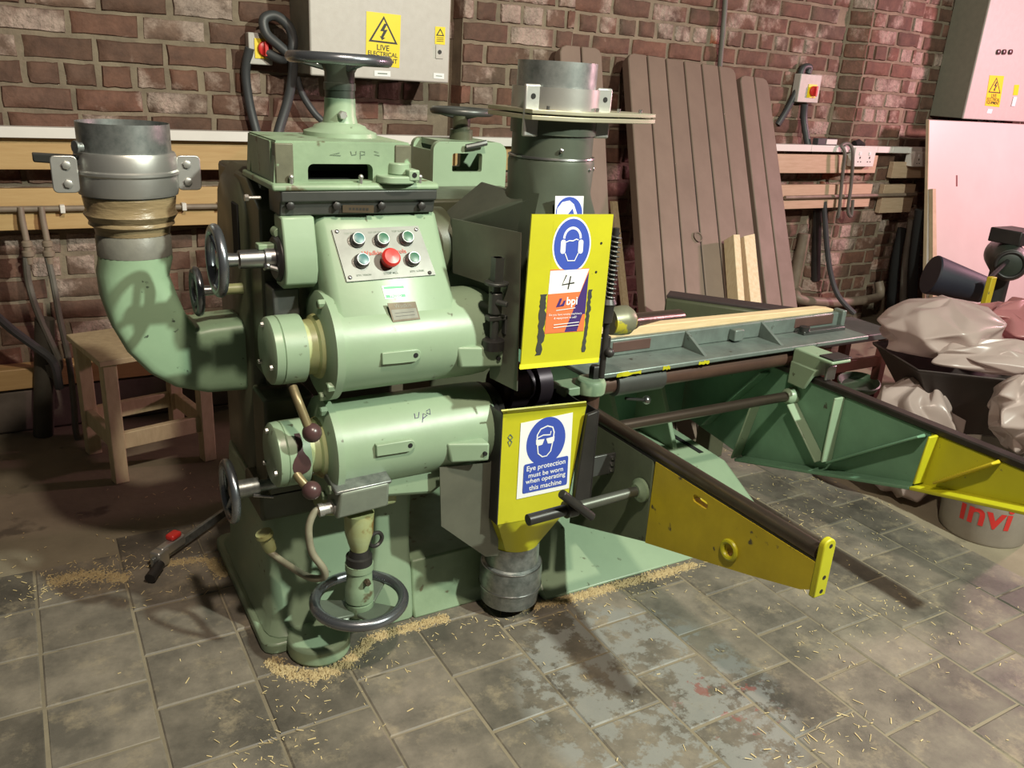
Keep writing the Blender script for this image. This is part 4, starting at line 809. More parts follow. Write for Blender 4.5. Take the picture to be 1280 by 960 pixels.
# stadium covers on the motor faces, engraved plate, lugs
def stadium(z, pxa, pxb, par):
    yf = MY-MR-.001; a, b = pxa.x, pxb.x; pts = [(a, z-.014), (b, z-.014)]+arc(b, z, .014, -90, 90, 8)+[(a, z+.014)]
    MB().prism(pts, 'Y', yf-.004, yf+.012).build('inspection_cover', GREEN, par, bevel=.002); MB().cyl((b, yf-.0045, z), (b, yf-.002, z), .006, None, 14).build('cover_hole', VOID, par)
stadium(PY(498, 447, 1.62).z, PY(478, 450, 1.62), PY(520, 446, 1.62), um); stadium(PY(490, 560, 1.625).z, PY(470, 565, 1.625), PY(512, 559, 1.625), lm)
for (pa, pb, zz, par, yc) in ((PY(572, 440, 1.64), PY(628, 440, 1.60), PY(600, 445, 1.62).z, um, 0), (PY(560, 563, 1.64), PY(611, 560, 1.60), PY(590, 563, 1.62).z, lm, 0)):
    MB().hexa([(pa.x, 1.622, zz-.026), (pb.x, 1.594, zz-.024), (pb.x, 1.66, zz-.024), (pa.x, 1.70, zz-.026)], [(pa.x-.01, 1.626, zz+.026), (pb.x, 1.594, zz+.024), (pb.x, 1.66, zz+.024), (pa.x-.01, 1.70, zz+.026)]).build('mounting_lug', GREEN, par, bevel=.006, seg=3)
    MB().cyl((pb.x-.012, 1.592, zz-.002), (pb.x-.012, 1.60, zz-.002), .005, None, 12).build('lug_hole', VOID, par)
# ---- control panel on the sloping face
fa = Vector((0, 1.772, 1.072)); fd = Vector((0, 1.664-1.772, .90-1.072)).normalized(); fn = Vector((0, fd.z, -fd.y)); fn = fn if fn.z > 0 else -fn
fa2 = fa+fn*.0005
def face(x, y, h=0): return PP(x, y, fa2+fn*h, fn)
cp = Sign(face(414, 288), face(522, 283), face(544, 344), face(433, 353), th=.004)
k1 = .16
for tx, u, v in (('TOP TENON', .20, .09), ('CUT OFF SAW', .47, .09), ('TOP SCRIBE', .745, .09), ('BTM. TENON', .20, .90), ('STOP ALL', .50, .90), ('BTM. SCRIBE', .80, .90)): cp.text(tx, u, v, k1, 1)
cp.text('Wadkin Controls', .5, .49, .50, 2, bold=.006)
pan = cp.build('control_panel', [PANELM, PEN, REDL], T, smooth=10, label='brushed metal control panel with six buttons')
def button(px, m, stop=False):
    p = face(*px, .004)
    if stop:
        o = MB().lathe(p, fn, [(0, .017), (.012, .015), (.014, .021), (.024, .0215), (.030, .017), (.032, .001)], 28).build('stop_button', m, pan, label='red mushroom stop button'); MB().lathe(p, fn, [(0, .018), (.006, .018), (.007, .014)], 24)
    else:
        mb = MB(); mb.lathe(p, fn, [(0, .0172), (.005, .0172), (.007, .0160), (.008, .0138), (.017, .0138), (.017, .0122)], 26); mb.build('button_bezel', STEEL, pan)
        MB().lathe(p+fn*.0165, fn, [(0, .0120), (.0012, .0120), (.0016, .0105)], 24).build('push_button', m, pan)
for px, m in (((446, 301), TEAL), ((476.5, 301), LEAFG), ((507, 299), LEAFG), ((451.5, 327), TEAL), ((515, 325), LEAFG)): button(px, m)
button((485, 326), RED, True)
for px in ((421, 289.5), (520, 287), (437.5, 347), (537, 341)):
    p = face(*px, .004); MB().lathe(p, fn, [(0, .0045), (.0015, .0045), (.003, .002)], 12).build('screw', STEEL if px[0] < 530 else SGNK, pan)
s = Sign(face(477, 357.5), face(506, 356), face(509, 372), face(481.5, 374), th=.0004); s.poly([(.06, .07), (.94, .07), (.94, .25), (.06, .25)], 1); s.poly([(.06, .70), (.94, .70), (.94, .93), (.06, .93)], 1); s.text('PASSED', .5, .815, .5, 0)
s.build('test_label', [SGNW, SGNG], um, smooth=10, label='white and green passed test label')
mb = Sign(*[PP(x, y, (0, 1.650, .885), (0, -.93, .36)) for x, y in ((484, 379), (519, 377), (525, 399), (491, 403))], th=.002)
mb.poly([(.05, .36), (.95, .36), (.95, .9), (.05, .9)], 2); mb.text('Wadkin', .5, .18, .6, 2); [mb.stroke([(.15, v), (.85, v)], .012, 1) for v in (.55, .72)]; mb.build('maker_plate', [BRASSM, SGNK, mat('dull_grey_plate', (.17, .165, .135), None, 20, .45, metal=.3)], um, smooth=10)
def cylhit(x, y, z, r):   # where a sight line meets a motor body
    d = ray(x, y); oy, oz = -MY, CAM_H-z; a = d.y*d.y+d.z*d.z; b = 2*(oy*d.y+oz*d.z); c = oy*oy+oz*oz-r*r
    return EYE+d*((-b-math.sqrt(max(b*b-4*a*c, 0)))/(2*a))
mb = MB()
for st_ in ([(518, 517), (519, 523), (523, 522), (524, 515)], [(528, 528), (529, 517), (534, 519), (529, 523)], [(533, 514), (537, 511), (538, 518), (533, 516)]): mb.tube([cylhit(x, y, MZ2, MR-.003) for x, y in st_], .0009, 5)
mb.build('pen_marks', SGNN, lm)
# ---- ball levers
def lever(pts, r, ball, par=T):
    o = MB().tube(pts, r, 10, sm=4).build('lever', mat('oily_brass_lever', (.27, .22, .11), (.15, .12, .07), 14, .4, metal=.4), T)
    MB().sphere(ball, .0215, 22, 12).build('ball_knob', BROWNK, o); return o
lever([PY(366, 484, 1.68), PY(372, 500, 1.655), PY(378, 515, 1.645), PY(385, 533, 1.635)], .010, PY(390, 541, 1.63))
lever([PY(369, 590, 1.67), PY(376, 600, 1.655), PY(384, 609, 1.645)], .010, PY(389.5, 613, 1.635))
def oncap(dx, ds, r=.0768): a_ = math.radians(180)-ds/r; return Vector((xl-.062+dx, MY+r*math.cos(a_), MZ2+r*math.sin(a_)))
mb = MB(); rows = [(.075, .006), (.062, .007), (.05, .0065), (.04, .006), (.032, .006), (.024, .010), (.016, .016), (.006, .020), (-.004, .021), (-.014, .018), (-.021, .011), (-.025, .003)]
vs_ = [oncap(sg_*w_, d_) for d_, w_ in rows for sg_ in (-1, 1)]; mb.add(vs_, [(2*i_, 2*i_+1, 2*i_+3, 2*i_+2) for i_ in range(len(rows)-1)])
mb.build('brown_patch', BROWNK, cap2)
# ---- junction box, conduit, lower spindle
a = PY(417, 605, 1.63); b = PY(483, 633, 1.63); jb = MB(); jb.hexa([(a.x, 1.615, b.z), (b.x, 1.615, b.z+.008), (b.x, 1.69, b.z+.01), (a.x, 1.69, b.z)], [(a.x+.006, 1.60, a.z-.012), (b.x-.004, 1.60, a.z-.008), (b.x-.004, 1.69, a.z+.01), (a.x+.006, 1.69, a.z+.004)])
J = jb.build('junction_box', mat('grey_green_box_casting', (.27, .31, .25), (.21, .24, .20), 12, .42, metal=.3, bump=.1), T, bevel=.007, seg=3)
MB().hexa([(a.x-.004, 1.606, a.z-.018), (b.x+.003, 1.606, a.z-.014), (b.x+.003, 1.69, a.z-.01), (a.x-.004, 1.69, a.z-.016)], [(a.x-.004, 1.600, a.z-.008), (b.x+.003, 1.600, a.z-.004), (b.x+.003, 1.69, a.z+.014), (a.x-.004, 1.69, a.z+.008)]).build('box_lid', GALV, J, bevel=.004)
g0 = PY(414, 634, 1.64); mb = MB(); mb.lathe(g0+Vector((.012, 0, 0)), (-1, 0, -.05), [(0, .018), (.010, .018), (.011, .013), (.03, .013), (.031, .0155), (.042, .0155), (.043, .010)], 16); mb.build('cable_gland', ALU, J)
MB().tube([g0+Vector((-.03, 0, -.002)), PY(393, 640, 1.64), PY(386, 660, 1.63), PY(390, 690, 1.62), PY(405, 712, 1.61), PY(404, 722, 1.62), PY(385, 721, 1.66), PY(355, 703, 1.76), PY(335, 688, 1.80)], .0085, 10, sm=6).build('flexible_conduit', mat('dusty_conduit', (.25, .24, .17), (.18, .17, .12), 40, .5), T)
p = PY(332, 680, 1.80); mb = MB(); mb.lathe(p+Vector((.012, 0, -.02)), (-.3, 0, 1), [(0, .014), (.02, .017), (.04, .016), (.045, .022), (.055, .020)], 14); mb.build('conduit_elbow', CREAM, T)
LX, LY = PY(449, 700, 1.665).x, 1.665; zlw = PY(449, 749, LY).z
z_t = PY(449, 640, LY).z
MB().lathe((LX, LY, zlw-.03), (0, 0, 1), [(0, .03), (.03, .032), (.035, .036), (.075, .034), (.08, .0315), (.115, .031), (.118, .034), (.135, .034)], 26).build('lower_spindle', GREEN2, T)
MB().lathe((LX, LY, zlw+.103), (0, 0, 1), [(0, .032), (.022, .032), (.024, .026), (.04, .022)], 26).build('rubber_collar', BLACK, T)
MB().lathe((LX, LY, zlw+.14), (0, 0, 1), [(0, .020), (.02, .026), (.05, .034), (max(.06, z_t-zlw-.14), .036)], 24).build('spindle_bracket', CREAM, T)
mb = MB(); mb.torus((LX+.038, LY-.01, zlw+.165), (.2, -1, 0), .018, .005, 20, 8); mb.build('tie_ring', BLACK, T)
MB().bolt((LX+.006, LY-.033, zlw+.07), (0, -1, 0), .008, .012).build('grub_screw', BRASSM, T)
MB().prism([(1.70, .40), (1.70, .46), (1.80, .50), (1.90, .50), (1.90, .36), (1.78, .36)], 'X', .55, .72).build('knee_bracket', CREAM, T, bevel=.008)
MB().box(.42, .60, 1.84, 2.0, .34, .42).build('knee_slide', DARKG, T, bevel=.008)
handwheel((LX, LY, zlw), (0, 0, 1), .108, .0135, .02, spokes=3, rot=.2, hubm=GREEN2, boss=.32, web=mat('grey_green_wheel_web', (.13, .165, .125), (.09, .115, .09), 9, .42, metal=.2))
# ---- side handwheels
def sidewheel(px, R_px, Y, shaft_px, hub, label=None, big=True):
    c = PY(*px, Y); R = R_px/ (FPX/((c-EYE).dot(_f)))
    h = handwheel(c, (-1, 0, 0), R, .0105 if big else .009, hub, spokes=3, rot=.9, hubm=STEEL, boss=.26)
    e = PY(*shaft_px, Y); return c, e
c, e = sidewheel((271, 326), 40, 1.80, (345, 322), .03)
mb = MB(); mb.lathe((c.x+.045, c.y, c.z), (1, 0, 0), [(0, .020), (.05, .021), (.052, .026), (.085, .026), (.09, .022), (.155, .020)], 22); mb.build('feed_shaft', STEEL, T)
MB().lathe((.465, c.y, c.z), (1, 0, 0), [(0, .045), (.006, .052), (.016, .052)], 30).build('shaft_flange', BLACK, T)
mb = MB(); mb.tube([(c.x+.10, c.y-.02, c.z-.012), (c.x+.125, c.y-.03, c.z-.020), (c.x+.165, c.y-.035, c.z-.032)], .0055, 8); mb.sphere((c.x+.10, c.y-.02, c.z-.012), .008); mb.build('locking_handle', STEEL, T)
mb = MB(); mb.box(c.x+.085, c.x+.15, c.y-.01, c.y+.02, c.z+.02, c.z+.032); mb.box(c.x+.135, c.x+.155, c.y-.01, c.y+.02, c.z+.02, c.z+.065); mb.cyl((c.x+.13, c.y-.012, c.z+.055), (c.x+.13, c.y+.02, c.z+.055), .012, None, 14); mb.build('stop_bracket', GREEN2, T, bevel=.002)
c, e = sidewheel((246, 364), 27, 2.02, (300, 362), .05, big=False)
MB().cyl((c.x+.05, c.y, c.z), (.48, c.y, c.z), .013, None, 14).build('feed_shaft', CREAM, T)
c, e = sidewheel((287, 614), 36, 1.83, (345, 610), .01)
mb = MB(); mb.lathe((c.x+.012, c.y, c.z), (1, 0, 0), [(0, .022), (.055, .022), (.056, .014), (.13, .014)], 20); mb.build('feed_shaft', GALV, T); mb = MB(); mb.cyl((c.x+.05, c.y-.02, c.z-.012), (c.x+.095, c.y-.03, c.z-.02), .004, None, 8); mb.build('locking_handle', STEEL, T)
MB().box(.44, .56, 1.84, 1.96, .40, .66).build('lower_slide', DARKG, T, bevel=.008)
# ---- rear head
YR = 2.20; a = PY(542, 182, YR); b = PY(631, 236, YR); rw0, rw1 = PY(565, 215, YR), PY(603, 192, YR)
rh = MB(); outer = [(a.x, b.z), (b.x, b.z)]+arc(b.x-.035, a.z-.035+.012, .035, 0, 90, 5)+arc(a.x+.025, a.z-.025+.012, .025, 90, 180, 5)
rh.prism(outer, 'Y', YR, YR+.02, [rrect(rw0.x, rw1.x, rw0.z, rw1.z, .006, 2)]); rh.prism(outer, 'Y', YR+.14, YR+.16, [rrect(rw0.x, rw1.x, rw0.z, rw1.z, .006, 2)]); rh.box(a.x, a.x+.016, YR+.02, YR+.14, b.z, a.z-.015); rh.box(b.x-.016, b.x, YR+.02, YR+.14, b.z, a.z-.02); rh.box(a.x+.025, b.x-.035, YR+.01, YR+.15, a.z-.004, a.z+.012)
RH = rh.build('rear_head', GREEN, T, smooth=20)
cx = PY(577, 150, YR+.08).x; zr = PY(577, 139, YR+.08).z
MB().box(a.x+.01, b.x-.01, YR+.0, YR+.22, .17, b.z).build('rear_column', DARKG, RH, bevel=.006)
MB().lathe((cx, YR+.08, a.z+.01), (0, 0, 1), [(0, .034), (.03, .034), (.032, .026), (zr-a.z-.02, .026)], 22).build('rear_spindle', DARKG, RH)
handwheel((cx, YR+.08, zr), (0, 0, 1), .083, .0105, .0, rimm=GREY, hubm=GREY)
p = PY(590, 180, YR); MB().tube([(p.x-.025, YR-.012, p.z-.008), (p.x+.01, YR-.02, p.z), (p.x+.035, YR-.022, p.z+.006)], .008, 8).build('locking_handle', GREY, RH)
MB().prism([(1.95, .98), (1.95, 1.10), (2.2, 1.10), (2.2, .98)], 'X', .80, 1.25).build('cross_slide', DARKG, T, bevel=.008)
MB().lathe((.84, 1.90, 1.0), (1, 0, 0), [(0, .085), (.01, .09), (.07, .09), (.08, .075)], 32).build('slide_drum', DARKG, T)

# ---- upper extraction hood
HXc, HY, HR = 1.09, 1.69, .0985
hc = lambda y: PY(690, y, HY)
z_top = PY(693, 80, HY).z; z_cl = PY(690, 120, HY).z; z_pl = PY(690, 138, HY).z; z_p2 = PY(690, 195, HY).z; z_p3 = PY(690, 236, HY).z
hood = MB(); n = 32
circ = lambda z, r, cx=HXc, cy=HY: [Vector((cx+r*math.cos(2*math.pi*i/n), cy+r*math.sin(2*math.pi*i/n), z)) for i in range(n)]
def sq(x0, x1, y0, y1, z):
    o = []
    for i in range(n):
        c, s_ = math.cos(2*math.pi*i/n), math.sin(2*math.pi*i/n); k = 1/max(abs(c), abs(s_)); o.append(Vector(((x0+x1)/2+c*k*(x1-x0)/2, (y0+y1)/2+s_*k*(y1-y0)/2, z)))
    return o
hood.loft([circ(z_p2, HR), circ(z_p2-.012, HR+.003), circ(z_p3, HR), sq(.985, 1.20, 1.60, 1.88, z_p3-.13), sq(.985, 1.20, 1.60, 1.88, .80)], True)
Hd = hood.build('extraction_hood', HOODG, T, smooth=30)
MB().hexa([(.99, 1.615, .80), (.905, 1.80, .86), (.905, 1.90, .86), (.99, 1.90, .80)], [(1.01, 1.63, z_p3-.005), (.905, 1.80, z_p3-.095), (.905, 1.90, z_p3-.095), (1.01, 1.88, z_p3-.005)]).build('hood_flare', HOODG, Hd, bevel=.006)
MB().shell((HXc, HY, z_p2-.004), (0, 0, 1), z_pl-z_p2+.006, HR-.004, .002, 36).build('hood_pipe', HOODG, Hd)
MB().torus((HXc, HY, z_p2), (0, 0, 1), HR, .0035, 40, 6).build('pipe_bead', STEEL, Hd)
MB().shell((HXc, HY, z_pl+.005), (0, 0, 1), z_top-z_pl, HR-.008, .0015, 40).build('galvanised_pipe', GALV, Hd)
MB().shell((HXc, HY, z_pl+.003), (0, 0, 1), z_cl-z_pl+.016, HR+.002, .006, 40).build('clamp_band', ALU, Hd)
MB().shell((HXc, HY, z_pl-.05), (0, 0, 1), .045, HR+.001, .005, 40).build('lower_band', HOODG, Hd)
for an in (250, 300, 320):
    an = math.radians(an); MB().lathe((HXc+HR*math.cos(an), HY+HR*math.sin(an), z_p2+(.02 if an < 5 else -.022)), (math.cos(an), math.sin(an), 0), [(0, .005), (.003, .005), (.005, .002)], 12).build('rivet', STEEL, Hd)
e0 = PY(641, 140, 1.60); e1 = PY(701, 143, 1.555); e2 = PY(801, 138, 1.62)
gate = MB(); gz = z_pl-.004
gp = [(HXc-.115, 1.60), (HXc-.02, 1.565), (HXc+.02, 1.565), (HXc+.20, 1.60), (HXc+.24, 1.62), (HXc+.24, 1.68), (HXc+.10, 1.80), (HXc-.115, 1.80)]
gate.prism(gp, 'Z', gz-.014, gz-.004); gate.prism([(x, y) for x, y in gp], 'Z', gz-.001, gz+.008); G = gate.build('blast_gate', mat('yellowed_aluminium', (.48, .47, .36), (.38, .37, .26), 10, .42, metal=.6), T, bevel=.0015, label='flat sliding gate plate on the extraction pipe')
for x, y in ((HXc-.075, 1.60), (HXc+.055, 1.60), (HXc+.13, 1.62), (HXc+.20, 1.63)): MB().cyl((x, y, gz-.006), (x, y, gz+.016), .004, None, 8).build('gate_bolt', STEEL, G)
for sx in (-1, 1):
    xx = HXc+sx*.076; MB().prism(rrect(z_pl-.05-.0, z_pl+.055, -.018, .018, .008, 3) and [(xx-(.04 if sx < 0 else 0), z_pl-.055), (xx+(.04 if sx > 0 else 0), z_pl-.055), (xx+(.04 if sx > 0 else 0), z_pl+.055), (xx-(.04 if sx < 0 else 0), z_pl+.055)], 'Y', HY-.06, HY-.050).build('clamp_ear', ALU, Hd, bevel=.004)
    MB().cyl((xx+sx*.02, HY-.061, z_pl+.03), (xx+sx*.02, HY-.058, z_pl+.03), .006, None, 12).build('ear_hole', VOID, Hd)
# ---- dark sheet guard between motor and hood
gA, gB = Vector((.885, 1.795, 0)), Vector((.948, 1.58, 0)); gn = Vector((gB.y-gA.y, -(gB.x-gA.x), 0)).normalized()
pts = [PP(x, y, gA, gn) for x, y in ((565, 273), (651, 291), (646, 489), (612, 472), (611, 356), (566, 341))]
MB().slab(pts, .003).build('upper_sheet_guard', PLATE, T)
# ---- vertical adjuster
ax_, ay_ = PY(616, 440, 1.61).x, 1.61; zz = lambda y: PY(617, y, 1.61).z
mb = MB(); mb.cyl((ax_, ay_, zz(432)), (ax_, ay_, zz(322)), .010, None, 14); mb.box(ax_-.011, ax_+.011, ay_-.011, ay_+.011, zz(352), zz(322)); A_ = mb.build('adjuster_screw', GREY, T)
mb = MB(); mb.lathe((ax_, ay_, zz(436)), (0, 0, 1), [(0, .026), (.022, .026), (.026, .020)], 22); mb.build('adjuster_nut', BLACK, A_)
mb = MB(); mb.cyl((ax_, ay_, zz(356)), (ax_, ay_, zz(352)), .028, None, 22); mb.lathe((ax_, ay_, zz(392)), (0, 0, 1), [(0, .016), (.05, .016)], 16); mb.cyl((ax_-.004, ay_-.012, zz(376)), (ax_+.012, ay_-.034, zz(377)), .007, None, 10); mb.box(ax_-.02, ax_+.035, ay_-.012, ay_+.012, zz(400), zz(394)); mb.box(ax_+.022, ax_+.035, ay_-.012, ay_+.012, zz(418), zz(394)); mb.build('adjuster_bracket', GREY, A_, bevel=.002)
# ---- upper yellow guard
YG = 1.52
q = [PY(665, 268, YG), PY(767, 268, YG), PY(749, 447, YG), PY(651, 456, YG)]
gm = MB(); gm.hexa(q, [p+Vector((0, .004, 0)) for p in q]); lip = [q[3], q[2], PY(748, 453, YG-.012), PY(650, 462, YG-.012)]; gm.hexa(lip, [p+Vector((0, .004, .002)) for p in lip])
YGd = gm.build('upper_yellow_guard', YEL, T, label='yellow painted cutter guard with stickers')
def face_icon(s, u, v, w, kind, I=1):   # simple mandatory pictograms; coordinates in sign widths
    K = s.W/s.H
    def pt(x, y): return (u+x*w, v+y*w*K)
    if kind == 'ear':
        s.stroke([pt(.34*math.cos(math.radians(a)), -.10+.36*math.sin(math.radians(a))) for a in range(180, 361, 15)], .085*w*1.0, I)
        for sx in (-1, 1): s.poly([pt(sx*x, y) for x, y in rrect(.26, .46, -.06, .42, .09, 4)], I)
        s.stroke([pt(-.26, .02), pt(-.12, -.03), pt(.02, -.02), pt(.16, -.08), pt(.25, -.05)], .035*w, I)
        s.stroke([pt(-.27, .40), pt(-.14, .66), pt(.14, .66), pt(.27, .40)], .035*w, I)
    else:
        s.stroke([pt(-.30, .02), pt(-.30, -.22), pt(-.18, -.40), pt(.06, -.46), pt(.26, -.38), pt(.32, -.2), pt(.30, .02)], .045*w, I)
        s.stroke([pt(-.28, -.12), pt(-.08, -.18), pt(.18, -.14), pt(.20, -.26)], .04*w, I)
        for sx in (-1, 1): s.poly([pt(sx*x, y) for x, y in ((.03, -.04), (.34, -.06), (.33, .10), (.24, .16), (.10, .14))], I)
        s.stroke([pt(-.28, .12), pt(-.24, .42), pt(-.08, .56), pt(.08, .56), pt(.22, .42), pt(.28, .12)], .04*w, I)
u0 = [PY(x, y, YG) for x, y in ((692, 276), (741, 276), (737, 336), (688, 337))]
s = Sign(*u0, th=.0002, base=3); s.disc(.5, .5, .49, 1, 40, .60); s.disc(.5, .5, .455, 2, 40, .56); face_icon(s, .5, .42, .62, 'ear')
s.build('ear_protection_sticker', [SGNK, SGNW, SGNB, YEL], YGd, smooth=10, label='blue ear protection sticker')
q = [PY(x, y, YG) for x, y in ((688, 337), (736.5, 335), (729, 414), (680.5, 417.5))]
s = Sign(*q, th=.0004, base=0); s.poly([(.0, .02), (1, .01), (.82, .36), (0, .375)], 1); s.poly([(1.0, .06), (1.0, .99), (.50, .99)], 2); s.poly([(.0, .375), (.80, .365), (.50, .99), (0, .99)], 0); s.poly([(.93, .72), (1.0, .72), (1.0, .99), (.82, .99)], 0)
s.stroke([(.42, .09), (.33, .24), (.64, .215)], .03, 3); s.stroke([(.53, .11), (.49, .31)], .03, 3)
s.poly([(.30, .45), (.36, .45), (.31, .56), (.38, .53), (.40, .49), (.46, .48), (.42, .57), (.22, .585)], 2); s.text('bpi', .62, .515, .28, 1, bold=.02)
s.stroke([(.23, .635), (.72, .61)], .015, 1); s.text('Do you have surplus machinery', .48, .705, .84, 1); s.text('& equipment to sell?', .48, .76, .58, 1)
for v in (.86, .905): s.stroke([(.2, v), (.85, v-.02)], .016, 1)
s.build('lot_number_sticker', [SGNO, SGNW, SGNN, SGNK], YGd, smooth=10, label='orange and navy sticker with handwritten number four')
for k, (pts) in enumerate(([(680, 368), (678, 388), (676, 420), (673, 444)], [(738, 362), (736, 384), (733, 410), (729, 440)])):
    P = [PY(x, y, YG-.001) for x, y in pts]; wv = .0075 if k == 0 else .005; rr = random.Random(k); mb = MB()
    L_ = []; Rr = []
    for i in range(22):
        t = i/21*(len(P)-1); a, f_ = int(min(t, len(P)-2)), 0; f_ = t-a; p = P[a].lerp(P[a+1], f_); L_.append(p+Vector((-wv*rr.uniform(.7, 1.3), 0, 0))); Rr.append(p+Vector((wv*rr.uniform(.5, 1.5), 0, 0)))
    loop = L_+Rr[::-1]; mb.hexa(loop, [p+Vector((0, .0008, 0)) for p in loop]); mb.build('worn_slot', GREY, YGd, smooth=10)
for px in ((751.5, 304), (745, 340)): p = PY(*px, YG); MB().cyl(p+Vector((0, -.001, 0)), p+Vector((0, .001, 0)), .003, None, 10).build('drilled_hole', SGNK, YGd)
q = [PY(x, y, 1.585) for x, y in ((694, 245), (729.5, 245), (728, 279), (693, 279))]
s = Sign(*q, th=.0006); s.disc(.5, .62, .47, 1, 40); s.poly([(.06, .75), (.08, .45), (.25, .22), (.50, .16), (.66, .30), (.80, .70), (.70, .74), (.62, .45), (.35, .80), (.5, .95), (.1, .95)], 0)
s.build('mandatory_sign', [SGNW, SGNB], Hd, smooth=10, label='white and blue mandatory sign above the guard')
# spring, clamp and pressure bar behind the guard
sx, sy = PY(767, 320, 1.60).x, 1.60; zs = lambda y: PY(767, y, 1.60).z
MB().tube([(sx+.013*math.cos(i*.7), sy+.013*math.sin(i*.7), zs(292)+(zs(372)-zs(292))*i/126) for i in range(127)], .0022, 6).build('pressure_spring', GREY, T)
MB().cyl((sx, sy, zs(285)), (sx, sy, zs(470)), .008, None, 12).build('pressure_rod', BLACK, T)
mb = MB(); mb.lathe((sx-.005, sy, zs(372)), (0, 0, -1), [(0, .018), (.012, .024), (.022, .018), (.06, .017)], 18); mb.build('pressure_nut', BLACK, T)
pc = PY(762, 402, 1.70); pb_ = PY(848, 396, 2.02)
MB().lathe(pc, (1, .0, 0), [(0, .036), (.035, .040), (.055, .040), (.07, .03)], 24).build('clamp_collar', mat('yellow_smeared_steel', (.25, .25, .17), (.16, .17, .12), 12, .4, metal=.4, speck=(.6, .55, .05), speck_amt=.4, speck_scale=22), T)
mb = MB(); mb.box(sx-.02, sx+.02, sy+.0, sy+.03, zs(445), zs(420)); mb.sphere((sx+.008, sy-.012, zs(438)), .013); mb.build('pressure_shoe', BLACK, T, bevel=.003)
MB().cyl(PY(770, 405, 1.95), PY(848, 397, 2.06), .029, None, 20).build('pressure_bar', BARM, T)
r0_, r1_ = PY(832, 372, 2.50), PY(975, 402, 2.16)
d = (r1_-r0_); d.z = 0; d.normalize(); sd = Vector((-d.y, d.x, 0)); sd = sd if sd.x > 0 else -sd
rbm = ob(MB(), r0_, d, sd, Vector((0, 0, 1)), 0, .62, 0, .115, -.10, -.004).build('rear_beam', DARKG, T, bevel=.008)
ob(MB(), r0_, d, sd, Vector((0, 0, 1)), .0, .62, .02, .11, -.004, .006).build('rubber_strip', mat('dark_brown_strip', (.045, .032, .032), (.03, .022, .022), 8, .6), rbm, bevel=.002)
MB().box(r0_.x+.08, r0_.x+.16, r0_.y-.28, r0_.y-.20, .0, r0_.z-.1).build('rear_beam_leg', DARKG, rbm, bevel=.004)
mb = MB(); mb.tube([PY(752, 385, 2.15), PY(815, 402, 2.0)], .009, 8); mb.build('link_rod', GREY, T)

# ---- lower hood with eye protection sign
YH = 1.60
q = [PY(629, 517, YH), PY(733, 507, YH), PY(706, 641, YH), PY(622, 656, YH)]
mb = MB(); mb.hexa(q, [p+Vector((0, .003, 0)) for p in q]); lp = [PY(631, 513, YH-.012), PY(733, 505, YH-.012), q[1], PY(636, 520, YH-.002)]
mb.hexa([q[0]+Vector((0, -.002, 0)), q[1]+Vector((0, -.002, 0)), PY(733, 503, YH-.014), PY(627, 514, YH-.014)], [p+Vector((0, .002, .003)) for p in (q[0], q[1], PY(733, 503, YH-.014), PY(627, 514, YH-.014))])
LH = mb.build('lower_yellow_hood', YEL, T, label='yellow lower hood with eye protection sign')
bp_ = [p+Vector((0, .13, 0)) for p in q]
sideq = MB()
for i, j in ((0, 3), (1, 2)): sideq.hexa([q[i], q[j], bp_[j], bp_[i]], [p+Vector((.003 if i else -.003, 0, 0)) for p in (q[i], q[j], bp_[j], bp_[i])])
sideq.hexa(bp_, [p+Vector((0, .003, 0)) for p in bp_]); sideq.build('hood_box', BLACK, LH)
FX, FY = PZ(655, 762, .04).x, PZ(655, 762, .04).y+.083; zf0 = .035
z_b = q[3].z-.001; n = 32
c_top = sq(q[3].x+.001, q[2].x-.001, YH+.001, YH+.13, q[2].z+.004)
for i_, v in enumerate(c_top): v.z = q[3].z+(q[2].z-q[3].z)*(v.x-q[3].x)/(q[2].x-q[3].x)
zn = PY(655, 692, FY-.08).z
mb = MB(); mb.loft([c_top, circ(zn, .072, FX, FY)], False); mb.build('hood_cone', YEL, LH, smooth=25)
mb = MB(); mb.lathe((FX, FY, zf0), (0, 0, 1), [(0, .074), (.0, .080), (.028, .082), (.045, .0865), (.10, .0865), (.118, .082), (.122, .075), (zn-zf0, .074), (zn-zf0, .070)], 36, caps=False); mb.build('flexible_foot_duct', GALV, LH)
mb = MB(); mb.torus((FX, FY, zf0+.05), (0, 0, 1), .0868, .002, 40, 6); mb.torus((FX, FY, zf0+.115), (0, 0, 1), .0835, .002, 40, 6); mb.build('duct_bead', STEEL, LH)
q2 = [PY(x, y, YH-.001) for x, y in ((651, 529), (716, 515.5), (711, 610), (645.5, 624))]
s = Sign(*q2, th=.0006); s.disc(.50, .30, .375, 1, 44, .42); face_icon(s, .48, .28, .52, 'eye', 0)
s.poly(rrect(.10, .95, .55, .94, .03, 3), 1)
for tx, v, wd in (('Eye protection', .625, .74), ('must be worn', .71, .66), ('when operating', .795, .76), ('this machine', .88, .62)): s.text(tx, .525, v, wd, 0, bold=.012)
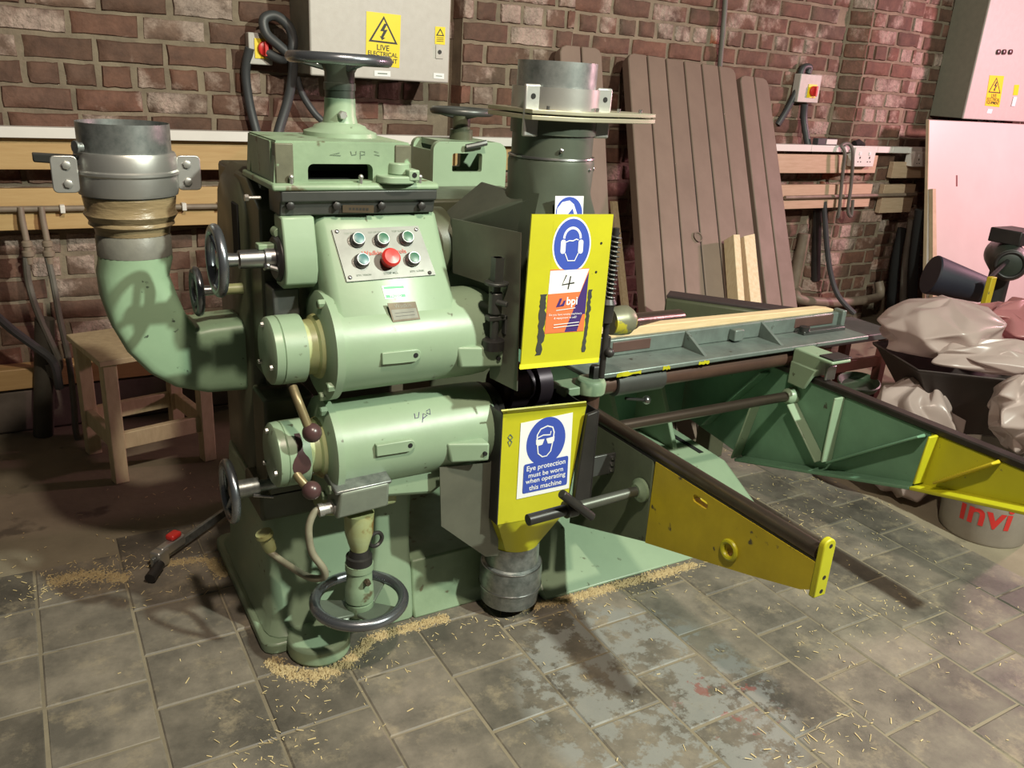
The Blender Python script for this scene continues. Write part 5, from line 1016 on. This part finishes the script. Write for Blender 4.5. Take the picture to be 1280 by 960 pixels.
# white pictogram uses material 0 too
s.mi = [0 if m == 1 and False else m for m in s.mi]
s.build('eye_protection_sign', [SGNW, SGNB], LH, smooth=10, label='white and blue eye protection sign')
s = Sign(*[PY(x, y, YH-.001) for x, y in ((633, 541), (643, 541), (643, 560), (633, 560))], th=.0003, back=False); s.stroke([(.5, .1), (.2, .3), (.7, .6), (.4, .9), (.2, .6), (.8, .3), (.5, .1)], .12, 1); s.build('pen_number', [YEL, PEN], LH, smooth=10)
ch = [PY(x, y, YH-.02) for x, y in ((735, 519), (748, 514), (736, 640), (716, 640))]
mb = MB(); mb.hexa([ch[0], ch[1], ch[2], ch[3]], [p+Vector((0, .012, 0)) for p in ch]); mb.hexa([ch[1], ch[1]+Vector((.004, 0, 0)), ch[2]+Vector((.004, 0, 0)), ch[2]], [p+Vector((.002, .06, 0)) for p in (ch[1], ch[1]+Vector((.004, 0, 0)), ch[2]+Vector((.004, 0, 0)), ch[2])]); mb.build('black_channel', BLACK, T, bevel=.003)
pts = [PY(x, y, 1.645) for x, y in ((549, 584), (612, 578), (616, 573), (622, 576), (622, 694), (606, 695), (551, 657))]
mb = MB(); mb.slab(pts, .003); LG = mb.build('lower_sheet_guard', PLATE, T)
for px in ((620, 588), (620, 612)): p = PY(*px, 1.642); MB().sphere(p, .004, 10, 6).build('rivet', ALU, LG)
# cutter block glimpsed between the hoods
MB().lathe((.99, 1.72, .66), (1, 0, 0), [(0, .05), (.02, .05), (.021, .062), (.07, .062), (.071, .045), (.10, .045), (.101, .060), (.14, .060)], 18).build('cutter_block', mat('purple_black_steel', (.04, .03, .04), (.03, .022, .03), 10, .35, metal=.5), T)
p = PY(738, 482, 1.70); mb = MB(); mb.lathe((p.x, 1.70, p.z-.02), (0, 0, 1), [(0, .04), (.03, .042), (.042, .036)], 26); mb.box(p.x-.09, p.x, 1.69, 1.76, p.z-.02, p.z+.005); mb.build('fence_post_boss', GREEN2, T, bevel=.004)
MB().bolt((p.x+.01, 1.70, p.z+.022), (0, 0, 1), .016, .03).build('post_nut', BLACK, T)
MB().cyl((p.x+.005, 1.71, p.z-.065), (p.x+.005, 1.71, p.z-.02), .030, None, 18).build('fence_post', WORN, T)
MB().box(p.x-.05, p.x+.04, 1.735, 1.80, p.z-.06, p.z-.012).build('fence_bracket', DARKG, T, bevel=.004)
# ---- rail arms
def armpts(pts, X): return [(PX(x, y, X).y, PX(x, y, X).z) for x, y in pts]
ZR = .522
g1 = MB(); g1.prism([(1.80, .15), (1.80, ZR-.012), (1.462, ZR-.012), (1.452, .275)], 'X', X1, X1+.028); arm1 = g1.build('front_rail_arm', OLIVE, T, bevel=.004)
bh = PX(913, 687, X1); slot = PX(876, 627, X1)
hole1 = [(bh.y+.010*math.cos(t*.5236), bh.z+.016*math.sin(t*.5236)) for t in range(12)]
hole2 = rrect(slot.y-.026, slot.y+.026, slot.z-.010, slot.z+.010, .009, 3)
yo = [(1.452, ZR-.012), (1.452, .275), (1.30, .322), (1.10, .385), (.962, .432), (.940, .445), (.940, ZR-.012)]
g2 = MB(); g2.prism(yo, 'X', X1-.002, X1+.028, [hole1, hole2]); tip = g2.build('yellow_arm_tip', YEL2, arm1, smooth=20, label='yellow painted end of the front rail arm')
mb = MB(); c = Vector((X1-.004, bh.y, bh.z)); mb.torus(c, (1, 0, 0), .021, .006, 28, 8); mb.build('arm_eye', YEL, arm1)
MB().cyl((X1+.014, 1.86, ZR+.006), (X1+.014, .945, ZR+.006), .018, None, 18).build('rail_bar', BARM, arm1)
MB().box(X1+.0, X1+.032, .94, 1.80, ZR-.014, ZR-.006).build('rail_seat', BLACK, arm1)
e0 = PX(1027, 715, X1); mb = MB(); mb.prism(arc(X1+.014, .55, .018, 0, 180, 8)+[(X1-.004, .432), (X1+.032, .432)], 'Y', .925, .940); mb.build('arm_end_plate', YEL, arm1, bevel=.003)
for z in (.552, .478, .445): MB().cyl((X1+.016, .9245, z), (X1+.016, .928, z), .005, None, 10).build('end_hole', SGNK, arm1)
g3 = MB(); fo = armpts([(915, 577), (1030, 592), (1145, 607)], X2); fo = [(2.34, .175), (2.12, .15), (1.95, .13)]+[(1.62, .235), (1.29, .335), (1.29, ZR-.012), (2.34, ZR-.012)]
g3.prism(fo, 'X', X2+.012, X2+.03); arm2 = g3.build('far_rail_arm', MIDG, T, bevel=.003)
g4 = MB(); g4.prism([(1.29, ZR-.012), (1.29, .335), (.99, .42), (.86, .44), (.86, ZR-.012)], 'X', X2+.010, X2+.03); g4.build('yellow_arm_tip', YEL, arm2, bevel=.003, label='yellow painted end of the far rail arm')
def rib(y0, z0, y1, z1, m, w=.012, dep=.045):
    d = Vector((0, y1-y0, z1-z0)).normalized(); s_ = Vector((0, -d.z, d.y))*w/2; p0, p1 = Vector((X2+.012, y0, z0)), Vector((X2+.012, y1, z1)); o = Vector((-dep, 0, 0))
    MB().hexa([p0-s_, p0+s_, p1+s_, p1-s_], [p0-s_*.6+o, p0+s_*.6+o, p1+s_*.6+o, p1-s_*.6+o]).build('rib', m, arm2, bevel=.003)
def onfar(x, y): p = PX(x, y, X2-.015); return p.y, p.z
rib(1.97, .13, 1.29, .337, MIDG, .018); rib(1.29, .337, .86, .445, YEL, .018)
rib(*onfar(1023, 577), *onfar(988, 505), GREEN); rib(*onfar(1031, 577), *onfar(1048, 497), GREEN); rib(*onfar(1036, 578), *onfar(1152, 545), MIDG); rib(*onfar(918, 572), *onfar(945, 500), GREEN)
rib(*onfar(880, 530), *onfar(955, 465), MIDG, .014)
rib(*onfar(1146, 604), *onfar(1166, 545), YEL); rib(*onfar(1170, 603), *onfar(1245, 578), YEL2)
MB().box(X2+.004, X2+.046, .86, 2.34, ZR-.012, ZR+.010).build('rail_bar', mat('black_rail_steel', (.035, .03, .026), (.055, .045, .04), 12, .35, metal=.6, stretch=(1, 1, 1)), arm2, bevel=.005)
# tie rods and clamp handle
ta = PY(762, 531, 1.80); tb = PX(986, 495, X2-.01)
MB().cyl((1.345, tb.y, tb.z+.005), (X2+.012, tb.y, tb.z), .0165, None, 18).build('tie_rod', BARM, T)
MB().lathe((X2-.028, tb.y, tb.z), (1, 0, 0), [(0, .020), (.008, .026), (.04, .03)], 20).build('rod_boss', GREEN, T)
fl_ = PX(803, 612, X1); yr, zr_ = fl_.y, fl_.z
MB().lathe((X1-.003, yr, zr_), (-1, 0, 0), [(0, .032), (.008, .032), (.012, .024), (.02, .018)], 24).build('rod_flange', GREEN2, T)
rx = PY(718, 629, yr).x; re = PY(660, 640, yr).x
MB().cyl((X1, yr, zr_), (rx-.01, yr, zr_-.006), .0135, None, 16).build('clamp_rod', mat('scuffed_grey_rod', (.16, .17, .15), (.11, .12, .10), 10, .36, metal=.6), T)
CH = MB().cyl((rx+.02, yr, zr_-.005), (re, yr, zr_-.010), .0145, None, 16).build('clamp_handle', BLACK, T, bevel=.002)
MB().lathe((rx+.004, yr, zr_-.006), (-1, 0, 0), [(0, .022), (.03, .022), (.032, .016)], 20).build('clamp_hub', BLACK, CH)
l0, l1 = PY(702, 617, yr-.03), PY(740, 646, yr-.03); MB().tube([l0, l0.lerp(l1, .5), l1], .0115, 12).build('clamp_lever', BLACK, CH, bevel=.002)
p = PX(757, 580, X1-.03); mb = MB(); mb.box(p.x-.05, p.x+.03, p.y-.004, p.y+.004, p.z-.03, p.z+.03); K = mb.build('hinge_plate', GREY, T, bevel=.002)
for dz in (-.018, 0, .018): MB().bolt((p.x+.018, p.y-.004, p.z+dz), (0, -1, 0), .006, .005).build('bolt', STEEL, K)

# ---- sliding table
ZT = .62
def tz(px, py): return PZ(px, py, ZT)
tx0, tx1 = 1.345, 2.555; yl, yf = 1.80, 1.925
mb = MB(); mb.box(tx0, tx1, yl, yf+.20, ZT-.016, ZT); TB = mb.build('sliding_table', TABLEM, T, bevel=.004, label='grey-green sliding table with ribbed front flange')
mb = MB(); mb.box(tx0, tx1-.02, yf, yf+.022, ZT, ZT+.054); mb.build('table_flange', TABLEM, TB, bevel=.004)
for px in (868, 966):
    p = PZ(px, 440 if px < 900 else 428, ZT); MB().prism([(yl+.02, ZT-.001), (yf+.002, ZT-.001), (yf+.002, ZT+.055)], 'X', p.x, p.x+.012).build('rib', TABLEM, TB, bevel=.002)
p = PZ(926, 430, ZT); MB().box(p.x-.02, p.x+.02, yf-.03, yf+.002, ZT+.006, ZT+.045).build('lug', TABLEM, TB, bevel=.004)
a = PY(765, 440, yf); b = PY(812, 436, yf); MB().box(a.x, b.x, yf-.002, yf+.004, ZT+.012, ZT+.045).build('slot', mat('slot_dark_brown', (.10, .055, .045), None, 12, .5), TB, bevel=.002)  # dark brown plate set in the flange where the slot is
a = PY(992, 412, yf); b = PY(1040, 404, yf); MB().box(a.x, b.x, yf-.002, yf+.004, ZT+.015, ZT+.05).build('slot', mat('slot_dark_brown', (.10, .055, .045)), TB, bevel=.002)
a = PZ(1005, 418, ZT+.005); b = PZ(1060, 412, ZT+.005); MB().box(a.x, b.x, yf-.045, yf-.015, ZT, ZT+.014).build('stop_bar', GREY, TB, bevel=.003); MB().cyl((a.x+.015, yf-.03, ZT+.01), (a.x+.015, yf-.03, ZT+.028), .018, None, 16).build('stop_knob', BLACK, TB)
MB().box(tx1-.025, tx1-.005, yf-.02, yf+.025, ZT, ZT+.065).build('end_lug', TABLEM, TB, bevel=.004)
p0 = PZ(762, 430, ZT+.075); p1 = PZ(1045, 393, ZT+.07)
mb = MB(); mb.prism([(1.375, ZT), (2.53, ZT), (2.53, ZT+.060), (2.47, ZT+.068), (1.375, ZT+.082)], 'Y', yf+.024, yf+.062); mb.build('wooden_fence', PINE, TB, bevel=.002, label='pale softwood fence along the table')
rr = random.Random(4); 
for px, wd in ((776, .045), (822, .014), (868, .022)):
    p = PZ(px, 461 if px < 800 else (454 if px < 850 else 447), ZT-.008); lo_ = [(p.x-wd+2*wd*i_/9, ZT-.017+rr.uniform(0, .005)) for i_ in range(10)]; hi_ = [(x_, ZT-.0045+rr.uniform(-.004, .003)) for x_, _ in lo_[::-1]]
    MB().prism(lo_+hi_, 'Y', yl-.0010, yl+.002).build('yellow_paint_smear', YEL, TB)
MB().cyl((1.30, yl+.045, ZT-.052), (2.25, yl+.045, ZT-.052), .030, None, 22).build('slide_tube', WORN, TB)
MB().lathe((1.46, yl+.045, ZT-.052), (1, 0, 0), [(0, .036), (.003, .040), (.18, .040), (.183, .036)], 24).build('slide_sleeve', GREY, TB)
MB().sphere(PY(808, 500, 1.86), .014, 14, 8).build('lever_ball', STEEL, TB); MB().cyl(PY(806, 500, 1.86), PY(782, 498, 1.86), .005, None, 8).build('lever_rod', BLACK, TB)
# carriage bracket riding on the far rail
bx0 = X2+.02; mb = MB(); mb.prism([(1.64, ZR+.082), (1.64, ZR+.094), (1.80, ZR+.094), (1.80, ZR+.012), (1.72, ZR+.012), (1.69, ZR+.082)], 'X', bx0-.045, bx0+.045); mb.prism([(1.69, ZR+.05), (1.80, ZR+.05), (1.80, ZR-.03), (1.73, ZR-.03)], 'X', bx0-.05, bx0-.035); CB = mb.build('carriage_bracket', GREEN, T, bevel=.005)
MB().box(bx0-.04, bx0+.05, 1.642, 1.70, ZR+.094, ZR+.100).build('wear_pad', BLACK, CB, bevel=.002)
MB().box(bx0-.01, bx0+.035, 1.680, 1.689, ZR+.012, ZR+.06).build('spring_clip', STEEL, CB, bevel=.003)

# ---- left elbow duct (its own pipe, bolted to the machine's side outlet)
E = empty('elbow_duct', (.22, 2.10, .6), 'green sheet metal elbow duct with galvanised top bolted to machine side', 'duct')
DX, DY = .222, 2.10; n = 28
def ering(c, d, r, ry=None, pw=1.0):
    d = Vector(d).normalized(); y = Vector((0, 1, 0)); x = d.cross(y).normalized(); ry = ry or r; o = []
    for i in range(n):
        t = 2*math.pi*i/n; cc, ss = math.cos(t), math.sin(t); cc, ss = math.copysign(abs(cc)**pw, cc), math.copysign(abs(ss)**pw, ss)
        o.append(Vector(c)+x*cc*r+y*ss*ry)
    return o
rings = [ering((DX, DY, .985), (0, 0, -1), .079), ering((DX, DY, .955), (0, 0, -1), .081)]
oo = [(122, 345), (127, 375), (138, 405), (158, 438), (185, 464), (218, 481), (258, 488), (300, 485), (345, 477)]
ii = [(214, 345), (222, 368), (230, 388), (237, 400), (243, 406), (250, 406), (264, 402), (300, 398), (345, 395)]
for k_, (a_, b_) in enumerate(zip(oo, ii)):
    A_, B_ = PY(*a_, DY-.04), PY(*b_, DY-.04); A_.y = B_.y = DY; cc_ = (A_+B_)/2; x_ = (B_-A_)/2; o_ = []; pw = (.8, .5, .3)[min(k_, 2)]
    for i_ in range(n):
        t_ = 2*math.pi*i_/n; c_, s_ = math.cos(t_), math.sin(t_); c_, s_ = math.copysign(abs(c_)**pw, c_), math.copysign(abs(s_)**pw, s_)
        o_.append(cc_+x_*c_+Vector((0, .080, 0))*s_)
    rings.append(o_)
rings.append([p_+Vector((.14, 0, 0)) for p_ in rings[-1]])
# match the ring start of the round section
mb = MB(); mb.loft(rings, True); mb.build('elbow', DUCTG, E, smooth=28)
zb = lambda y: PY(150, y, DY-.06).z
MB().lathe((DX, DY, .965), (0, 0, 1), [(0, .081), (zb(300)-.965, .081), (zb(300)-.965+.004, .078), (zb(292)-.965, .078)], 32, caps=False).build('duct_tape_band', mat('grey_duct_tape', (.20, .20, .17), (.15, .15, .13), 20, .45, bump=.15), E)
MB().lathe((DX, DY, zb(297)), (0, 0, 1), [(0, .079), (.015, .082), (.022, .092), (.030, .090), (.045, .100), (.055, .095), (zb(250)-zb(297), .099), (zb(246)-zb(297), .094)], 34, caps=False).build('taped_joint', TAPE, E)
z5, z6, z7 = zb(246), zb(192), zb(155)
MB().lathe((DX, DY, z5), (0, 0, 1), [(0, .094), (0, .104), (.008, .106), ((z6-z5)*.45, .106), ((z6-z5)*.5, .110), ((z6-z5)*.56, .110), ((z6-z5)*.6, .106), ((z6-z5)*.92, .106), (z6-z5, .103), (z6-z5, .094)], 40, caps=False).build('flange_clamp', ALU, E)
MB().shell((DX, DY, z5-.02), (0, 0, 1), z7-z5+.02, .0965, .0015, 40).build('galvanised_pipe', GALV, E)
for sx, Yp in ((-1, DY-.045), (1, DY-.02)):
    xc = DX+sx*.128; mb = MB(); mb.prism(rrect(xc-.026, xc+.026, z5+.008, z6-.006, .010, 3), 'Y', Yp-.006, Yp); EE = mb.build('clamp_ear', ALU, E, bevel=.002)
    for dz in (.3, .72): MB().bolt((xc-sx*.004, Yp-.006, z5+(z6-z5)*dz), (0, -1, 0), .009, .005).build('ear_bolt', ALU, EE)
xc = DX-.128; MB().hexa([(xc-.055, DY+.02, z6-.028), (xc+.03, DY-.04, z6-.028), (xc+.03, DY-.03, z6-.028), (xc-.055, DY+.06, z6-.028)], [(xc-.055, DY+.02, z6-.010), (xc+.03, DY-.04, z6-.006), (xc+.03, DY-.03, z6-.006), (xc-.055, DY+.06, z6-.010)]).build('gate_handle', GREY, E, bevel=.003)
p = PY(91, 182, DY-.05); MB().lathe((DX-.09, DY-.05, z6+.012), (-1, -.5, 0), [(0, .010), (.010, .010), (.011, .014), (.016, .014)], 10).build('band_screw', GALV, E)

# ================================================================== SAWDUST AND SHAVINGS
rs = random.Random(21)
def mound(name, pts, wid, h, label, seed, dens=3600):
    # loose heap following a path on the floor, built of small clumps
    rr = random.Random(seed); P = [Vector(p) for p in pts]; mb = MB(); Ls = [(P[i+1]-P[i]).length for i in range(len(P)-1)]
    for i in range(len(P)-1):
        d = (P[i+1]-P[i]).normalized(); s_ = Vector((-d.y, d.x, 0))
        for _ in range(int(dens*Ls[i])):
            u = rr.gauss(0, .5); p = P[i].lerp(P[i+1], rr.random())+s_*u*wid*(.5+1.1*abs(noise.noise(P[i]*5+d*rr.random())))
            r = rr.uniform(.0015, .0055)*(1.2-min(1, abs(u))*.6); z = h*.6*max(0, 1-u*u)*rr.uniform(.2, 1); n_ = 5; a0_ = rr.random()*6
            mb.add([(p.x+r*math.cos(a0_+k*1.2566)*rr.uniform(.6, 1.3), p.y+r*math.sin(a0_+k*1.2566)*rr.uniform(.6, 1.3), .0005) for k in range(n_)]+[(p.x, p.y, .001+r*.45+z)], [(k, (k+1) % n_, n_) for k in range(n_)])
    o = mb.build(name, DUST, smooth=80); o['kind'] = 'stuff'; return tag(o, label, 'sawdust')
fl2 = lambda x, y: PZ(x, y, 0.0)
mound('sawdust_heap', [fl2(335, 826), fl2(360, 842), fl2(400, 846), fl2(440, 826), fl2(462, 800), fl2(515, 784), fl2(560, 772)], .035, .012, 'ridge of sawdust along the front foot of the machine', 1)
mound('sawdust_heap', [fl2(612, 752), fl2(640, 764), fl2(700, 752), fl2(780, 730), fl2(870, 706)], .035, .010, 'ridge of sawdust along the right plinth and duct foot', 2)
mound('sawdust_heap', [fl2(60, 730), fl2(110, 718), fl2(160, 724)], .05, .008, 'small patch of yellow shavings on tiles at the open floor', 3)
mound('sawdust_heap', [fl2(210, 705), fl2(260, 700), fl2(285, 720)], .05, .007, 'thin drift of sawdust around the bar clamp', 4)
MBs = MB()
def flake(p, L, wdt, an, lift=.001):
    d = Vector((math.cos(an), math.sin(an), 0)); s_ = Vector((-d.y, d.x, 0)); c = Vector((p[0], p[1], lift)); tl = rs.uniform(-.12, .12)
    q = [c-d*L/2-s_*wdt/2, c+d*L/2-s_*wdt/2+Vector((0, 0, abs(tl)*L)), c+d*L/2+s_*wdt/2+Vector((0, 0, abs(tl)*L)), c-d*L/2+s_*wdt/2]
    MBs.hexa(q, [v+Vector((0, 0, .0008)) for v in q])
def scatter(cpx, spread, n, Lr=(.004, .022)):
    c = fl2(*cpx)
    for _ in range(n):
        x, y = c.x+rs.gauss(0, spread[0]), c.y+rs.gauss(0, spread[1])
        if .39 < x < 2.1 and 1.76 < y < 2.35: continue
        flake((x, y), rs.uniform(*Lr)*rs.uniform(.4, 1), rs.uniform(.0006, .0024), rs.uniform(0, math.pi), rs.uniform(.0012, .003))
scatter((640, 880), (.9, .5), 190); scatter((1100, 800), (.35, .3), 90); scatter((110, 720), (.12, .05), 170); scatter((240, 715), (.14, .10), 90); scatter((400, 850), (.10, .06), 80)
scatter((640, 775), (.22, .05), 120); scatter((840, 715), (.25, .05), 110); scatter((985, 610), (.22, .22), 150); scatter((1040, 660), (.2, .2), 130); scatter((1100, 790), (.18, .12), 90); scatter((1020, 935), (.09, .04), 50, (.008, .035)); scatter((330, 945), (.12, .04), 60); scatter((180, 660), (.25, .2), 90)
o = MBs.build('wood_shavings', STRAW, smooth=10); o['kind'] = 'stuff'; tag(o, 'scattered pale wood shavings and splinters over the floor', 'shavings')
